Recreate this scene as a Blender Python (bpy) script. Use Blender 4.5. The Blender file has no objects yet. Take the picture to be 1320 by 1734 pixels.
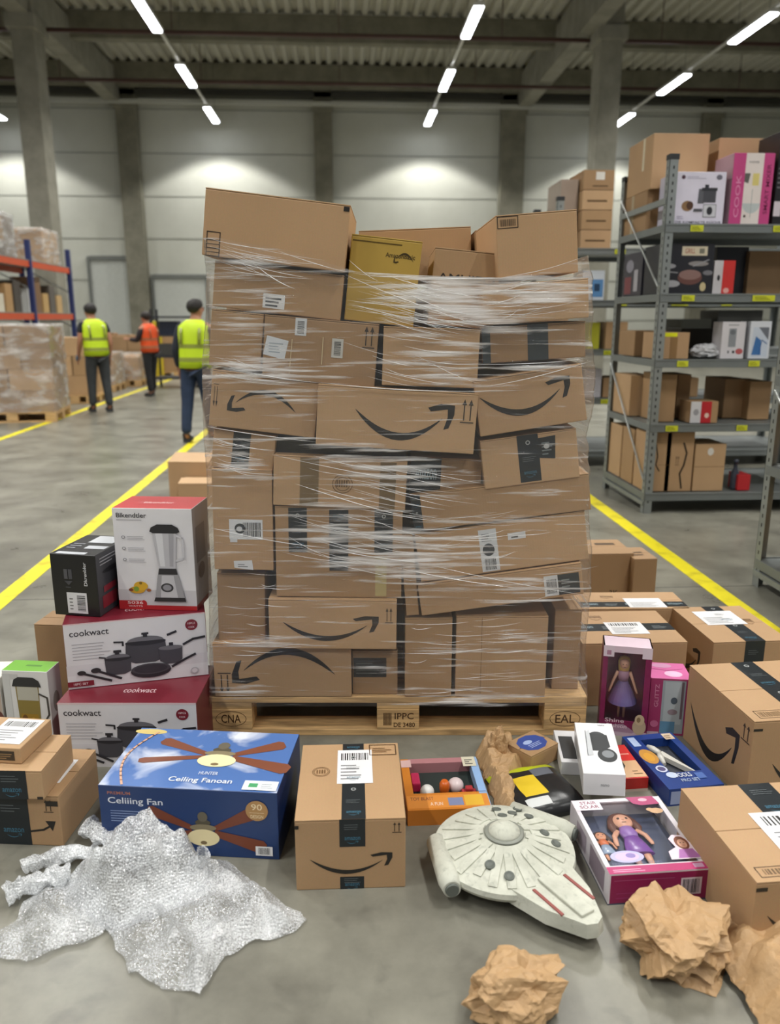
import bpy, bmesh, math, random
from mathutils import Vector, Matrix, noise
from mathutils.geometry import delaunay_2d_cdt
random.seed(7)
C = bpy.context.scene.collection
SC = bpy.context.scene
# ------------------------------------------------------------------ camera
CAM_H = 1.4; FPX = 1350.0; YAW = math.radians(3.3); PITCH = math.radians(13.6)
cam = bpy.data.cameras.new('camera'); camo = bpy.data.objects.new('camera', cam); C.objects.link(camo)
camo.location = (0, 0, CAM_H); camo.rotation_euler = (math.pi/2-PITCH, 0, -YAW)
cam.sensor_fit = 'VERTICAL'; cam.sensor_height = 36; cam.lens = FPX/1734*36
cam.clip_end = 200; cam.clip_start = .05
cam.dof.use_dof = True; cam.dof.focus_distance = 2.5; cam.dof.aperture_fstop = 2.4
SC.camera = camo
SC.view_settings.view_transform = 'Standard'; SC.view_settings.look = 'None'
SC.view_settings.exposure = 0.0; SC.view_settings.gamma = 1.0
# ------------------------------------------------------------------ world: even pale fill light; the wall behind the camera is left out for it
wd = bpy.data.worlds.new('world'); SC.world = wd; wd.use_nodes = True
wd.node_tree.nodes['Background'].inputs[0].default_value = (.88, .94, 1, 1)
wd.node_tree.nodes['Background'].inputs[1].default_value = .22
LAMP_TUBE = 15.0; LAMP_SPOT = 166.0; END_SPOT = 520.0
SPOT_ANGLE = math.radians(140)
# ------------------------------------------------------------------ helpers: pixel <-> point of the place
sy, cy, sp, cp = math.sin(YAW), math.cos(YAW), math.sin(PITCH), math.cos(PITCH)
FW = Vector((sy*cp, cy*cp, -sp)); RT = Vector((cy, -sy, 0)); UP = Vector((sy*sp, cy*sp, cp)); CAMP = Vector((0, 0, CAM_H))
FH = Vector((sy, cy, 0))
def ray(x, y): return FW + RT*((x-660)/FPX) + UP*((867-y)/FPX)
def atz(x, y, z=0.0):
    d = ray(x, y); return CAMP + d*((z-CAM_H)/d.z)
def aty(x, y, Y):
    d = ray(x, y); return CAMP + d*(Y/d.y)
def atd(x, y, D):
    d = ray(x, y); return CAMP + d*(D/d.dot(FH))
def hgt(P, ypx):
    "height above P at which a vertical through P crosses image row ypx"
    a, b = 0.0, 8.0
    for _ in range(40):
        m = (a+b)/2; q = Vector((P.x, P.y, P.z+m))-CAMP
        yy = 867-FPX*q.dot(UP)/q.dot(FW)
        if yy > ypx: a = m
        else: b = m
    return a
# ------------------------------------------------------------------ materials
def lin(c):
    if isinstance(c, str):
        c = c.lstrip('#'); c = ''.join(q*2 for q in c) if len(c) == 3 else c; c = tuple(int(c[i:i+2], 16)/255 for i in (0, 2, 4))
    return tuple((v/12.92 if v <= .04045 else ((v+.055)/1.055)**2.4) for v in c)
MC = {}
def nmat(name):
    m = bpy.data.materials.new(name); m.use_nodes = True
    nt = m.node_tree; b = nt.nodes['Principled BSDF']; return m, nt, b
def flat(c, rough=.5, metal=0.0, emit=0.0, var=.05, scale=9.0, bump=0.0, coat=0.0):
    k = (c, rough, metal, emit, var, scale, bump, coat)
    if k in MC: return MC[k]
    m, nt, b = nmat('paint_'+str(c).strip('#'))
    col = lin(c)
    tc = nt.nodes.new('ShaderNodeTexCoord'); n = nt.nodes.new('ShaderNodeTexNoise'); n.inputs['Scale'].default_value = scale
    n.inputs['Detail'].default_value = 3
    nt.links.new(tc.outputs['Object'], n.inputs['Vector'])
    mx = nt.nodes.new('ShaderNodeMix'); mx.data_type = 'RGBA'
    mx.inputs[6].default_value = (*[v*(1-var*2) for v in col], 1); mx.inputs[7].default_value = (*[min(1, v*(1+var*2)) for v in col], 1)
    nt.links.new(n.outputs['Fac'], mx.inputs[0]); nt.links.new(mx.outputs[2], b.inputs['Base Color'])
    b.inputs['Roughness'].default_value = rough; b.inputs['Metallic'].default_value = metal
    if coat: b.inputs['Coat Weight'].default_value = coat; b.inputs['Coat Roughness'].default_value = .12
    if bump:
        bp = nt.nodes.new('ShaderNodeBump'); bp.inputs['Strength'].default_value = bump; bp.inputs['Distance'].default_value = .003
        nt.links.new(n.outputs['Fac'], bp.inputs['Height']); nt.links.new(bp.outputs[0], b.inputs['Normal'])
    if emit:
        b.inputs['Emission Color'].default_value = (*col, 1); b.inputs['Emission Strength'].default_value = emit
    MC[k] = m; return m
def card(c='#bc9b72', rough=.62):
    k = ('card', c)
    if k in MC: return MC[k]
    m, nt, b = nmat('cardboard'); col = lin(c); L = nt.links.new
    tc = nt.nodes.new('ShaderNodeTexCoord')
    n = nt.nodes.new('ShaderNodeTexNoise'); n.inputs['Scale'].default_value = 3.5; n.inputs['Detail'].default_value = 5
    n2 = nt.nodes.new('ShaderNodeTexNoise'); n2.inputs['Scale'].default_value = 260; n2.inputs['Detail'].default_value = 2
    w = nt.nodes.new('ShaderNodeTexWave'); w.inputs['Scale'].default_value = 38; w.inputs['Distortion'].default_value = .4; w.bands_direction = 'X'
    for q in (n, n2, w): L(tc.outputs['Object'], q.inputs['Vector'])
    mx = nt.nodes.new('ShaderNodeMix'); mx.data_type = 'RGBA'
    mx.inputs[6].default_value = (*[v*.86 for v in col], 1); mx.inputs[7].default_value = (*[v*1.12 for v in col], 1)
    L(n.outputs['Fac'], mx.inputs[0])
    m2 = nt.nodes.new('ShaderNodeMix'); m2.data_type = 'RGBA'; m2.blend_type = 'MULTIPLY'; m2.inputs[0].default_value = .16
    L(mx.outputs[2], m2.inputs[6]); L(n2.outputs['Color'], m2.inputs[7]); L(m2.outputs[2], b.inputs['Base Color'])
    bp = nt.nodes.new('ShaderNodeBump'); bp.inputs['Strength'].default_value = .05; bp.inputs['Distance'].default_value = .001
    L(w.outputs['Fac'], bp.inputs['Height']); L(bp.outputs[0], b.inputs['Normal'])
    b.inputs['Roughness'].default_value = rough; b.inputs['Specular IOR Level'].default_value = .35
    MC[k] = m; return m
def concrete(name, c1, c2, rough=.9, scale=1.5, bump=.2, stain=None, gloss=None):
    if name in MC: return MC[name]
    m, nt, b = nmat(name); L = nt.links.new
    tc = nt.nodes.new('ShaderNodeTexCoord')
    n = nt.nodes.new('ShaderNodeTexNoise'); n.inputs['Scale'].default_value = scale; n.inputs['Detail'].default_value = 9; n.inputs['Roughness'].default_value = .65
    L(tc.outputs['Object'], n.inputs['Vector'])
    r = nt.nodes.new('ShaderNodeValToRGB'); r.color_ramp.elements[0].color = (*lin(c1), 1); r.color_ramp.elements[1].color = (*lin(c2), 1)
    r.color_ramp.elements[0].position = .34; r.color_ramp.elements[1].position = .66
    L(n.outputs['Fac'], r.inputs[0]); out = r.outputs[0]
    if stain:
        n3 = nt.nodes.new('ShaderNodeTexNoise'); n3.inputs['Scale'].default_value = scale*4.3; n3.inputs['Detail'].default_value = 8; n3.inputs['Distortion'].default_value = .6
        L(tc.outputs['Object'], n3.inputs['Vector'])
        rr = nt.nodes.new('ShaderNodeValToRGB'); rr.color_ramp.elements[0].position = .56; rr.color_ramp.elements[1].position = .74
        L(n3.outputs['Fac'], rr.inputs[0])
        mx = nt.nodes.new('ShaderNodeMix'); mx.data_type = 'RGBA'; mx.inputs[7].default_value = (*lin(stain), 1)
        ml = nt.nodes.new('ShaderNodeMath'); ml.operation = 'MULTIPLY'; ml.inputs[1].default_value = .45
        L(rr.outputs[0], ml.inputs[0]); L(ml.outputs[0], mx.inputs[0]); L(out, mx.inputs[6]); out = mx.outputs[2]
    L(out, b.inputs['Base Color'])
    if gloss:
        mr = nt.nodes.new('ShaderNodeMapRange'); mr.inputs[3].default_value = gloss[0]; mr.inputs[4].default_value = gloss[1]
        L(n.outputs['Fac'], mr.inputs[0]); L(mr.outputs[0], b.inputs['Roughness'])
    else: b.inputs['Roughness'].default_value = rough
    bp = nt.nodes.new('ShaderNodeBump'); bp.inputs['Strength'].default_value = bump; bp.inputs['Distance'].default_value = .004
    L(n.outputs['Fac'], bp.inputs['Height']); L(bp.outputs[0], b.inputs['Normal'])
    MC[name] = m; return m
def wood(c='#cfa975'):
    if ('wood', c) in MC: return MC[('wood', c)]
    m, nt, b = nmat('pine_wood'); L = nt.links.new; col = lin(c)
    tc = nt.nodes.new('ShaderNodeTexCoord'); mp = nt.nodes.new('ShaderNodeMapping'); mp.inputs['Scale'].default_value = (1.2, 14, 14)
    n = nt.nodes.new('ShaderNodeTexNoise'); n.inputs['Scale'].default_value = 4; n.inputs['Detail'].default_value = 6; n.inputs['Distortion'].default_value = 1
    L(tc.outputs['Object'], mp.inputs[0]); L(mp.outputs[0], n.inputs['Vector'])
    r = nt.nodes.new('ShaderNodeValToRGB'); r.color_ramp.elements[0].color = (*[v*.55 for v in col], 1); r.color_ramp.elements[1].color = (*[v*1.15 for v in col], 1)
    r.color_ramp.elements[0].position = .3; r.color_ramp.elements[1].position = .65
    L(n.outputs['Fac'], r.inputs[0]); L(r.outputs[0], b.inputs['Base Color']); b.inputs['Roughness'].default_value = .75
    MC[('wood', c)] = m; return m
def gloss_fac(nt, nrm, f0, f1):
    "film reflection that rises at grazing angles, the same from both sides"
    lw = nt.nodes.new('ShaderNodeLayerWeight'); lw.inputs[0].default_value = .5; nt.links.new(nrm, lw.inputs['Normal'])
    pw = nt.nodes.new('ShaderNodeMath'); pw.operation = 'POWER'; pw.inputs[1].default_value = 3.5; nt.links.new(lw.outputs['Facing'], pw.inputs[0])
    ma = nt.nodes.new('ShaderNodeMath'); ma.operation = 'MULTIPLY_ADD'; ma.inputs[1].default_value = f1; ma.inputs[2].default_value = f0; ma.use_clamp = True
    nt.links.new(pw.outputs[0], ma.inputs[0]); return ma.outputs[0]
def film(name='stretch_film', milk=(.62, .74), base=.06, scale=(5, 5, 60), dens=False, rot=0.0, rough=.12, bump=.6):
    if ('film', name) in MC: return MC[('film', name)]
    m, nt, b = nmat(name); L = nt.links.new; N = nt.nodes.new
    out = nt.nodes['Material Output']
    tc = N('ShaderNodeTexCoord'); mp = N('ShaderNodeMapping'); mp.inputs['Scale'].default_value = scale; mp.inputs['Rotation'].default_value = (0, rot, 0)
    n = N('ShaderNodeTexNoise'); n.inputs['Scale'].default_value = 1.0; n.inputs['Detail'].default_value = 5; n.inputs['Distortion'].default_value = .35
    L(tc.outputs['Object'], mp.inputs[0]); L(mp.outputs[0], n.inputs['Vector'])
    r = N('ShaderNodeMapRange'); r.inputs[1].default_value = milk[0]; r.inputs[2].default_value = milk[1]; r.inputs[3].default_value = 0; r.inputs[4].default_value = .9  # milky white for bunched film, also painting in its bright highlights
    if dens:
        at = N('ShaderNodeAttribute'); at.attribute_name = 'bunch_glint'
        ad = N('ShaderNodeMath'); ad.operation = 'MULTIPLY_ADD'; ad.inputs[1].default_value = .32
        L(at.outputs['Fac'], ad.inputs[0]); L(n.outputs['Fac'], ad.inputs[2]); L(ad.outputs[0], r.inputs[0])
    else: L(n.outputs['Fac'], r.inputs[0])
    bm_ = N('ShaderNodeMath'); bm_.operation = 'ADD'; bm_.inputs[1].default_value = base; bm_.use_clamp = True; L(r.outputs[0], bm_.inputs[0])
    bp = N('ShaderNodeBump'); bp.inputs['Strength'].default_value = bump; bp.inputs['Distance'].default_value = .01; L(n.outputs['Fac'], bp.inputs['Height'])
    tr = N('ShaderNodeBsdfTransparent'); gl = N('ShaderNodeBsdfGlossy'); gl.inputs['Roughness'].default_value = rough
    fr = gloss_fac(nt, bp.outputs[0], .05, .75); L(bp.outputs[0], gl.inputs['Normal'])
    a = N('ShaderNodeMixShader'); L(fr, a.inputs[0]); L(tr.outputs[0], a.inputs[1]); L(gl.outputs[0], a.inputs[2])
    b.inputs['Base Color'].default_value = (.97, .97, .97, 1); b.inputs['Roughness'].default_value = .16; L(bp.outputs[0], b.inputs['Normal'])
    b.inputs['Specular IOR Level'].default_value = .8
    tl = N('ShaderNodeBsdfTranslucent'); tl.inputs[0].default_value = (.85, .86, .86, 1)
    pm = N('ShaderNodeMixShader'); pm.inputs[0].default_value = .3; L(b.outputs[0], pm.inputs[1]); L(tl.outputs[0], pm.inputs[2])
    f = N('ShaderNodeMixShader'); L(bm_.outputs[0], f.inputs[0]); L(a.outputs[0], f.inputs[1]); L(pm.outputs[0], f.inputs[2])
    L(f.outputs[0], out.inputs['Surface']); MC[('film', name)] = m; return m
# ------------------------------------------------------------------ objects
def tag(o, label=None, cat=None, group=None, kind=None):
    if label: o['label'] = label
    if cat: o['category'] = cat
    if group: o['group'] = group
    if kind: o['kind'] = kind
    return o
def link(name, me, mats=None, parent=None, M=None, smooth=False):
    if isinstance(me, bmesh.types.BMesh):
        bm = me; me = bpy.data.meshes.new(name); bm.normal_update(); bm.to_mesh(me); bm.free()
    o = bpy.data.objects.new(name, me); C.objects.link(o)
    if mats:
        for m in (mats if isinstance(mats, (list, tuple)) else [mats]): me.materials.append(m)
    if smooth:
        for p in me.polygons: p.use_smooth = True
    if parent: o.parent = parent
    if M is not None: o.matrix_local = M if isinstance(M, Matrix) else Matrix.Translation(M)
    return o
def empty(name, loc=(0, 0, 0), rz=0.0, label=None, cat=None, group=None):
    o = bpy.data.objects.new(name, None); C.objects.link(o); o.empty_display_size = .1
    o.location = loc; o.rotation_euler = (0, 0, rz); tag(o, label, cat, group); return o
def bx(bm, x0, y0, z0, x1, y1, z1, mi=0, bev=0.0, M=None):
    vs = [bm.verts.new(v) for v in ((x0, y0, z0), (x1, y0, z0), (x1, y1, z0), (x0, y1, z0), (x0, y0, z1), (x1, y0, z1), (x1, y1, z1), (x0, y1, z1))]
    fs = [bm.faces.new([vs[i] for i in q]) for q in ((3, 2, 1, 0), (4, 5, 6, 7), (0, 1, 5, 4), (1, 2, 6, 5), (2, 3, 7, 6), (3, 0, 4, 7))]
    for f in fs: f.material_index = mi
    if M is not None:
        for v in vs: v.co = M @ v.co
    if bev:
        es = list({e for f in fs for e in f.edges})
        bmesh.ops.bevel(bm, geom=es, offset=bev, segments=2, affect='EDGES', profile=.6)
    return fs
def pane(bm, a, b, c, d):
    bm.faces.new([bm.verts.new(p) for p in (a, b, c, d)])
def tube(bm, pts, r, n=8, mi=0, cap=True, ry=None):
    pts = [Vector(p) for p in pts]; rings = []
    for i, p in enumerate(pts):
        t = (pts[min(i+1, len(pts)-1)]-pts[max(i-1, 0)]).normalized()
        a = t.cross(Vector((0, 0, 1)))
        if a.length < .05: a = t.cross(Vector((1, 0, 0)))
        a.normalize(); b = t.cross(a)
        rr = r[i] if isinstance(r, (list, tuple)) else r
        r2 = (ry if ry else rr)
        rings.append([bm.verts.new(p+a*math.cos(k*math.tau/n)*rr+b*math.sin(k*math.tau/n)*r2) for k in range(n)])
    for A, B in zip(rings, rings[1:]):
        for k in range(n):
            f = bm.faces.new((A[k], A[(k+1) % n], B[(k+1) % n], B[k])); f.material_index = mi; f.smooth = True
    if cap:
        bm.faces.new(rings[0][::-1]).material_index = mi; bm.faces.new(rings[-1]).material_index = mi
def lathe(bm, prof, n=32, mi=0, cx=0, cy_=0, z0=0, ex=1.0, ey=1.0, smooth=True):
    rings = [[bm.verts.new((cx+r*ex*math.cos(k*math.tau/n), cy_+r*ey*math.sin(k*math.tau/n), z0+z)) for k in range(n)] for r, z in prof]
    for A, B in zip(rings, rings[1:]):
        for k in range(n):
            f = bm.faces.new((A[k], A[(k+1) % n], B[(k+1) % n], B[k])); f.material_index = mi; f.smooth = smooth
    bm.faces.new(rings[0][::-1]).material_index = mi; bm.faces.new(rings[-1]).material_index = mi
def inst(o, name=None, parent=None):
    c = o.copy(); C.objects.link(c); c.parent = parent
    for ch in list(o.children): inst(ch, None, c)
    return c
# text cache
TX = {}
def text_mesh(s):
    if s not in TX:
        cu = bpy.data.curves.new('t', 'FONT'); cu.body = s; cu.resolution_u = 3; cu.offset = .008
        o = bpy.data.objects.new('t', cu); C.objects.link(o)
        dg = bpy.context.evaluated_depsgraph_get(); me = bpy.data.meshes.new_from_object(o.evaluated_get(dg))
        vs = [v.co.copy() for v in me.vertices]; fs = [tuple(p.vertices) for p in me.polygons]
        bpy.data.objects.remove(o); bpy.data.curves.remove(cu)
        if not vs: vs = [Vector((0, 0, 0))]
        x0 = min(v.x for v in vs); x1 = max(v.x for v in vs); y0 = min(v.y for v in vs); y1 = max(v.y for v in vs)
        TX[s] = (vs, fs, x0, x1, y0, y1)
    return TX[s]
class Art:
    "flat print on one face of a box; coordinates are fractions of the face"
    def __init__(s, box, face, off=.0005):
        w, d, h = box['size']; s.box = box; s.bm = bmesh.new(); s.mats = []; s.k = 0; s.off = off
        V = Vector
        s.o, s.u, s.v, s.n = {
            'front': (V((-w/2, -d/2, 0)), V((w, 0, 0)), V((0, 0, h)), V((0, -1, 0))),
            'top': (V((-w/2, -d/2, h)), V((w, 0, 0)), V((0, d, 0)), V((0, 0, 1))),
            'left': (V((-w/2, d/2, 0)), V((0, -d, 0)), V((0, 0, h)), V((-1, 0, 0))),
            'right': (V((w/2, -d/2, 0)), V((0, d, 0)), V((0, 0, h)), V((1, 0, 0)))}[face]
        s.U = s.u.length; s.V = s.v.length
    def mi(s, c, **k):
        m = c if isinstance(c, bpy.types.Material) else flat(c, **({'rough': .4, **k}))
        if m not in s.mats: s.mats.append(m)
        return s.mats.index(m)
    def P(s, x, y): return s.o + s.u*x + s.v*y + s.n*(s.off+s.k*.00015)
    def poly(s, pts, c, **k):
        vs = [s.bm.verts.new(s.P(*p)) for p in pts]
        f = s.bm.faces.new(vs); f.material_index = s.mi(c, **k); f.normal_update()
        if f.normal.dot(s.n) < 0: f.normal_flip()
        s.k += 1; return s
    def rect(s, x0, y0, x1, y1, c, **k): return s.poly([(x0, y0), (x1, y0), (x1, y1), (x0, y1)], c, **k)
    def ell(s, x, y, rx, ry, c, a0=0, a1=math.tau, n=22, **k):
        full = abs(a1-a0-math.tau) < 1e-6
        return s.poly([(x+rx*math.cos(a0+(a1-a0)*i/(n if full else n-1)), y+ry*math.sin(a0+(a1-a0)*i/(n if full else n-1))) for i in range(n)], c, **k)
    def line(s, pts, w, c, **k):
        mi = s.mi(c, **k)
        for a, b in zip(pts, pts[1:]):
            A = s.P(*a); B = s.P(*b); t = (B-A).normalized(); q = s.n.cross(t)*w/2; t = t*w*.3
            f = s.bm.faces.new([s.bm.verts.new(v) for v in (A-q-t, B-q+t, B+q+t, A+q-t)]); f.material_index = mi
        s.k += 1; return s
    def frame(s, x0, y0, x1, y1, w, c): return s.line([(x0, y0), (x1, y0), (x1, y1), (x0, y1), (x0, y0)], w, c)
    def text(s, t, x, y, hh, c, ww=None, rot=0, **k):
        vs, fs, x0, x1, y0, y1 = text_mesh(t); mi = s.mi(c, **k)
        H = hh*s.V if rot == 0 else hh*s.U
        sc = H/max(1e-6, (y1-y0)); sx = sc
        if ww: sx = ww*(s.U if rot == 0 else s.V)/max(1e-6, (x1-x0))
        un = s.u.normalized(); vn = s.v.normalized(); nv = []
        for v in vs:
            a = (v.x-x0)*sx; b = (v.y-y0)*sc
            if rot: p = s.P(x, y) + vn*a*rot - un*b*rot
            else: p = s.P(x, y) + un*a + vn*b
            nv.append(s.bm.verts.new(p))
        for f in fs:
            try: s.bm.faces.new([nv[i] for i in f]).material_index = mi
            except ValueError: pass
        s.k += 1; return s
    def bars(s, x0, y0, x1, y1, c='#222222', n=16, vert=True):
        rnd = random.Random(int(1000*(x0+y0)))
        mi = s.mi(c)
        t = 0
        while t < 1:
            w = rnd.choice((.02, .03, .05)); g = rnd.choice((.025, .04))
            a, b = t, min(1, t+w)
            q = [(x0+(x1-x0)*a, y0), (x0+(x1-x0)*b, y0), (x0+(x1-x0)*b, y1), (x0+(x1-x0)*a, y1)] if vert else [(x0, y0+(y1-y0)*a), (x1, y0+(y1-y0)*a), (x1, y0+(y1-y0)*b), (x0, y0+(y1-y0)*b)]
            s.bm.faces.new([s.bm.verts.new(s.P(*p)) for p in q]).material_index = mi
            t += w+g
        s.k += 1; return s
    def para(s, x0, y0, x1, y1, n, c, w=.35):
        rnd = random.Random(n+int(100*x0)); mi = s.mi(c); st = (y1-y0)/n
        for i in range(n):
            e = x0+(x1-x0)*rnd.uniform(.55, 1); yy = y0+st*i
            s.bm.faces.new([s.bm.verts.new(s.P(*p)) for p in ((x0, yy), (e, yy), (e, yy+st*w), (x0, yy+st*w))]).material_index = mi
        s.k += 1; return s
    def smile(s, x0, y0, x1, y1, c='#25221f', flip=False):
        mi = s.mi(c); X = lambda a: x0+(x1-x0)*(1-a if flip else a); Y = lambda b: (y1-(y1-y0)*b) if flip else y0+(y1-y0)*b
        n = 16; up = []; lo = []
        for i in range(n+1):
            t = i/n; a = .0+.88*t; yb = .72-2.45*t*(1-t)*1.02 - .12*t
            th = .2*math.sin(math.pi*min(1, t**.85))**.8 + .015
            up.append((a, yb+th*.5)); lo.append((a, yb-th*.5))
        for i in range(n):
            s.bm.faces.new([s.bm.verts.new(s.P(X(p[0]), Y(p[1]))) for p in (lo[i], lo[i+1], up[i+1], up[i])]).material_index = mi
        for q in ([(.73, .88), (.76, .78), (.93, .86), (1., .98), (.86, 1.)], [(.93, .86), (1., .98), (1., .72), (.95, .34), (.9, .3), (.935, .64)]):
            s.bm.faces.new([s.bm.verts.new(s.P(X(a), Y(b))) for a, b in q]).material_index = mi
        s.k += 1; return s
    def arrows(s, x0, y0, x1, y1, c='#3a2f24', up=True):
        w = abs(x1-x0)*s.U*.09
        for q in (.25, .75):
            xx = x0+(x1-x0)*q; a, b = (y0, y1) if up else (y1, y0); dx = (x1-x0)*.18; dy = (b-a)*.25
            s.line([(xx, a+(b-a)*.1), (xx, b-dy*.7)], w, c); s.poly([(xx-dx, b-dy), (xx+dx, b-dy), (xx, b)], c)
        yb = y0 if up else y1
        return s.line([(x0, yb), (x1, yb)], w, c)
    def build(s, name, label=None):
        bmesh.ops.recalc_face_normals(s.bm, faces=[])
        o = link(name, s.bm, s.mats, s.box)
        if label: o['label'] = label
        return o
def box(name, w, d, h, M, mats=None, label=None, cat='box', group=None, flaps=True, bev=.003, seam='x'):
    "a carton standing on its base centre; mats: one material or a dict per face"
    bm = bmesh.new()
    if not isinstance(mats, dict):
        m = mats or card(); ml = [m]
        if flaps and min(w, d) > .08:
            bx(bm, -w/2, -d/2, 0, w/2, d/2, h-.004, 0, bev)
            g = .0012
            if seam == 'x':
                bx(bm, -w/2, -d/2, h-.0035, w/2, -g, h, 0, .001); bx(bm, -w/2, g, h-.0035, w/2, d/2, h, 0, .001)
            else:
                bx(bm, -w/2, -d/2, h-.0035, -g, d/2, h, 0, .001); bx(bm, g, -d/2, h-.0035, w/2, d/2, h, 0, .001)
        else: bx(bm, -w/2, -d/2, 0, w/2, d/2, h, 0, bev)
    else:
        base = mats.get('all') or flat('#dddddd'); ml = [base]
        fs = bx(bm, -w/2, -d/2, 0, w/2, d/2, h, 0, 0)
        for f, k in zip(fs, ('bottom', 'top', 'front', 'right', 'back', 'left')):
            if k in mats:
                mm = mats[k] if isinstance(mats[k], bpy.types.Material) else flat(mats[k], rough=.35)
                if mm not in ml: ml.append(mm)
                f.material_index = ml.index(mm)
        bmesh.ops.bevel(bm, geom=list(bm.edges), offset=.0012, segments=1, affect='EDGES')
    o = link(name, bm, ml, None, M); o['size'] = (w, d, h); tag(o, label, cat, group)
    return o
def MT(p, rz=0.0, rx=0.0, ry=0.0):
    return Matrix.Translation(p) @ Matrix.Rotation(rz, 4, 'Z') @ Matrix.Rotation(ry, 4, 'Y') @ Matrix.Rotation(rx, 4, 'X')
def fit_floor(A, B, ytop, back, z0=0.0):
    "bottom front-left px, bottom front-right px, image row of the top at A, px of the back-left top corner -> matrix,w,d,h"
    a = atz(*A, z0); b = atz(*B, z0); h = hgt(a, ytop); e = (b-a); w = e.length; rz = math.atan2(e.y, e.x)
    k = atz(*back, z0+h)-a; nrm = Vector((-e.y, e.x, 0)).normalized(); d = abs(k.dot(nrm))
    c = a+e/2+nrm*d/2; c.z = z0
    return MT(c, rz), w, d, h
def fit_top(A, B, back, z0, h):
    "top front-left px, top front-right px, a back top px, base height, box height"
    a = atz(*A, z0+h); b = atz(*B, z0+h); e = (b-a); w = e.length; rz = math.atan2(e.y, e.x)
    k = atz(*back, z0+h)-a; nrm = Vector((-e.y, e.x, 0)).normalized(); d = abs(k.dot(nrm))
    c = a+e/2+nrm*d/2; c.z = z0
    return MT(c, rz), w, d, h
def tape(b, face, x0, y0, x1, y1, name='tape', marks=True, along='v', c='#20262a'):
    A = Art(b, face, .0004); A.rect(x0, y0, x1, y1, c, rough=.3)
    if marks:
        if along == 'v':
            L = (y1-y0)*A.V; W = (x1-x0)*A.U; n = max(2, int(L/(W*.75))); dx = x1-x0; e = W/A.V
            for i in range(n):
                yc = y0+(y1-y0)*(i+.5)/n
                if i % 3 == 0: A.text('amazon', x0+dx*.2, yc, e*.13, '#3d6f86', ww=dx*.6); A.smile(x0+dx*.28, yc-e*.16, x1-dx*.28, yc-e*.04, '#3d6f86')
                elif i % 3 == 1: A.para(x0+dx*.18, yc-e*.14, x1-dx*.12, yc+e*.14, 3, '#6c7375', .22)
                else: A.ell((x0+x1)/2, yc, dx*.11, e*.11, '#9fa3a3'); A.ell((x0+x1)/2, yc, dx*.06, e*.06, c)
        else:
            L = (x1-x0)*A.U; W = (y1-y0)*A.V; n = max(1, int(L/(W*1.3)))
            for i in range(n):
                xc = x0+(x1-x0)*(i+.5)/n; s_ = (x1-x0)/n
                if i % 2 == 0: A.text('amazon', xc-s_*.35, y0+(y1-y0)*.4, (y1-y0)*.3, '#8fa3ab', ww=s_*.7)
                else: A.para(xc-s_*.3, y0+(y1-y0)*.25, xc+s_*.3, y0+(y1-y0)*.7, 3, '#7d8486', .35)
    return A.build(name)
def label_on(b, face, x0, y0, x1, y1, bars=True, name='shipping_label'):
    A = Art(b, face, .0012); A.rect(x0, y0, x1, y1, '#e4e4e6'); dx, dy = x1-x0, y1-y0
    if bars: A.bars(x0+dx*.1, y0+dy*.68, x0+dx*.9, y0+dy*.9)
    A.para(x0+dx*.1, y0+dy*.12, x0+dx*.85, y0+dy*.6, 5, '#7a7a7c', .3)
    return A.build(name)
CB = card('#b99670'); CB2 = card('#ae8c66'); CB3 = card('#c29f78'); CB4 = card('#a4835f')
CARDS = [CB, CB2, CB3, CB4]
# ================================================================== STRUCTURE
def struct(name, bm, mats): return tag(link(name, bm, mats), kind='structure')
M_floor = concrete('floor_concrete', '#615f56', '#858377', scale=2.2, bump=.06, stain='#504e47', gloss=(.2, .42))
M_wall = concrete('wall_panel', '#bcbdb2', '#c9cac0', scale=.4, bump=.05)
M_conc = concrete('column_concrete', '#7c7a6e', '#928f82', scale=2, bump=.2)
M_beam = concrete('beam_concrete', '#6c6a5c', '#858273', scale=2, bump=.2)
M_deck = flat('#bcbaad', rough=.5)
bm = bmesh.new(); bx(bm, -18, -6, -.2, 16, 29.2, 0); struct('floor', bm, M_floor)
bm = bmesh.new(); bx(bm, -18, 29, 0, 16, 29.4, 9.6)
for z in (1.35, 2.7, 4.05, 5.4, 6.75, 8.1): bx(bm, -18, 28.985, z, 16, 29.0, z+.025, 1)
struct('wall_back', bm, [M_wall, flat('#84867e')])
bm = bmesh.new(); bx(bm, -18.4, -6, 0, -18, 29.4, 9.6); struct('wall_left', bm, M_wall)
bm = bmesh.new(); bx(bm, 16, -6, 0, 16.4, 29.4, 9.6); struct('wall_right', bm, M_wall)
# corrugated roof deck, ribs running away from the camera
bm = bmesh.new(); x = -18.4; prof = []
while x < 16.4: prof += [(x, 9.30), (x+.12, 9.30), (x+.17, 9.42), (x+.29, 9.42)]; x += .34
lo = [bm.verts.new((a, -6, z)) for a, z in prof]; hi = [bm.verts.new((a, 29.4, z)) for a, z in prof]
for i in range(len(prof)-1): bm.faces.new((lo[i], lo[i+1], hi[i+1], hi[i]))
struct('ceiling', bm, M_deck)
n = 1
def trim(bm, mats):
    global n; struct('trim_%d' % n, bm, mats); n += 1
for Y in (-2, 3.6, 9.2, 14.6, 19.8, 24.0, 28.3):
    bm = bmesh.new(); bx(bm, -18, Y-.16, 8.62, 16, Y+.16, 9.3, 0, .02); trim(bm, M_beam)
for X in (-7.3, 6.1):
    bm = bmesh.new(); bx(bm, X-.22, -6, 8.2, X+.22, 29, 9.15, 0, .02); trim(bm, M_conc)
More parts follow.
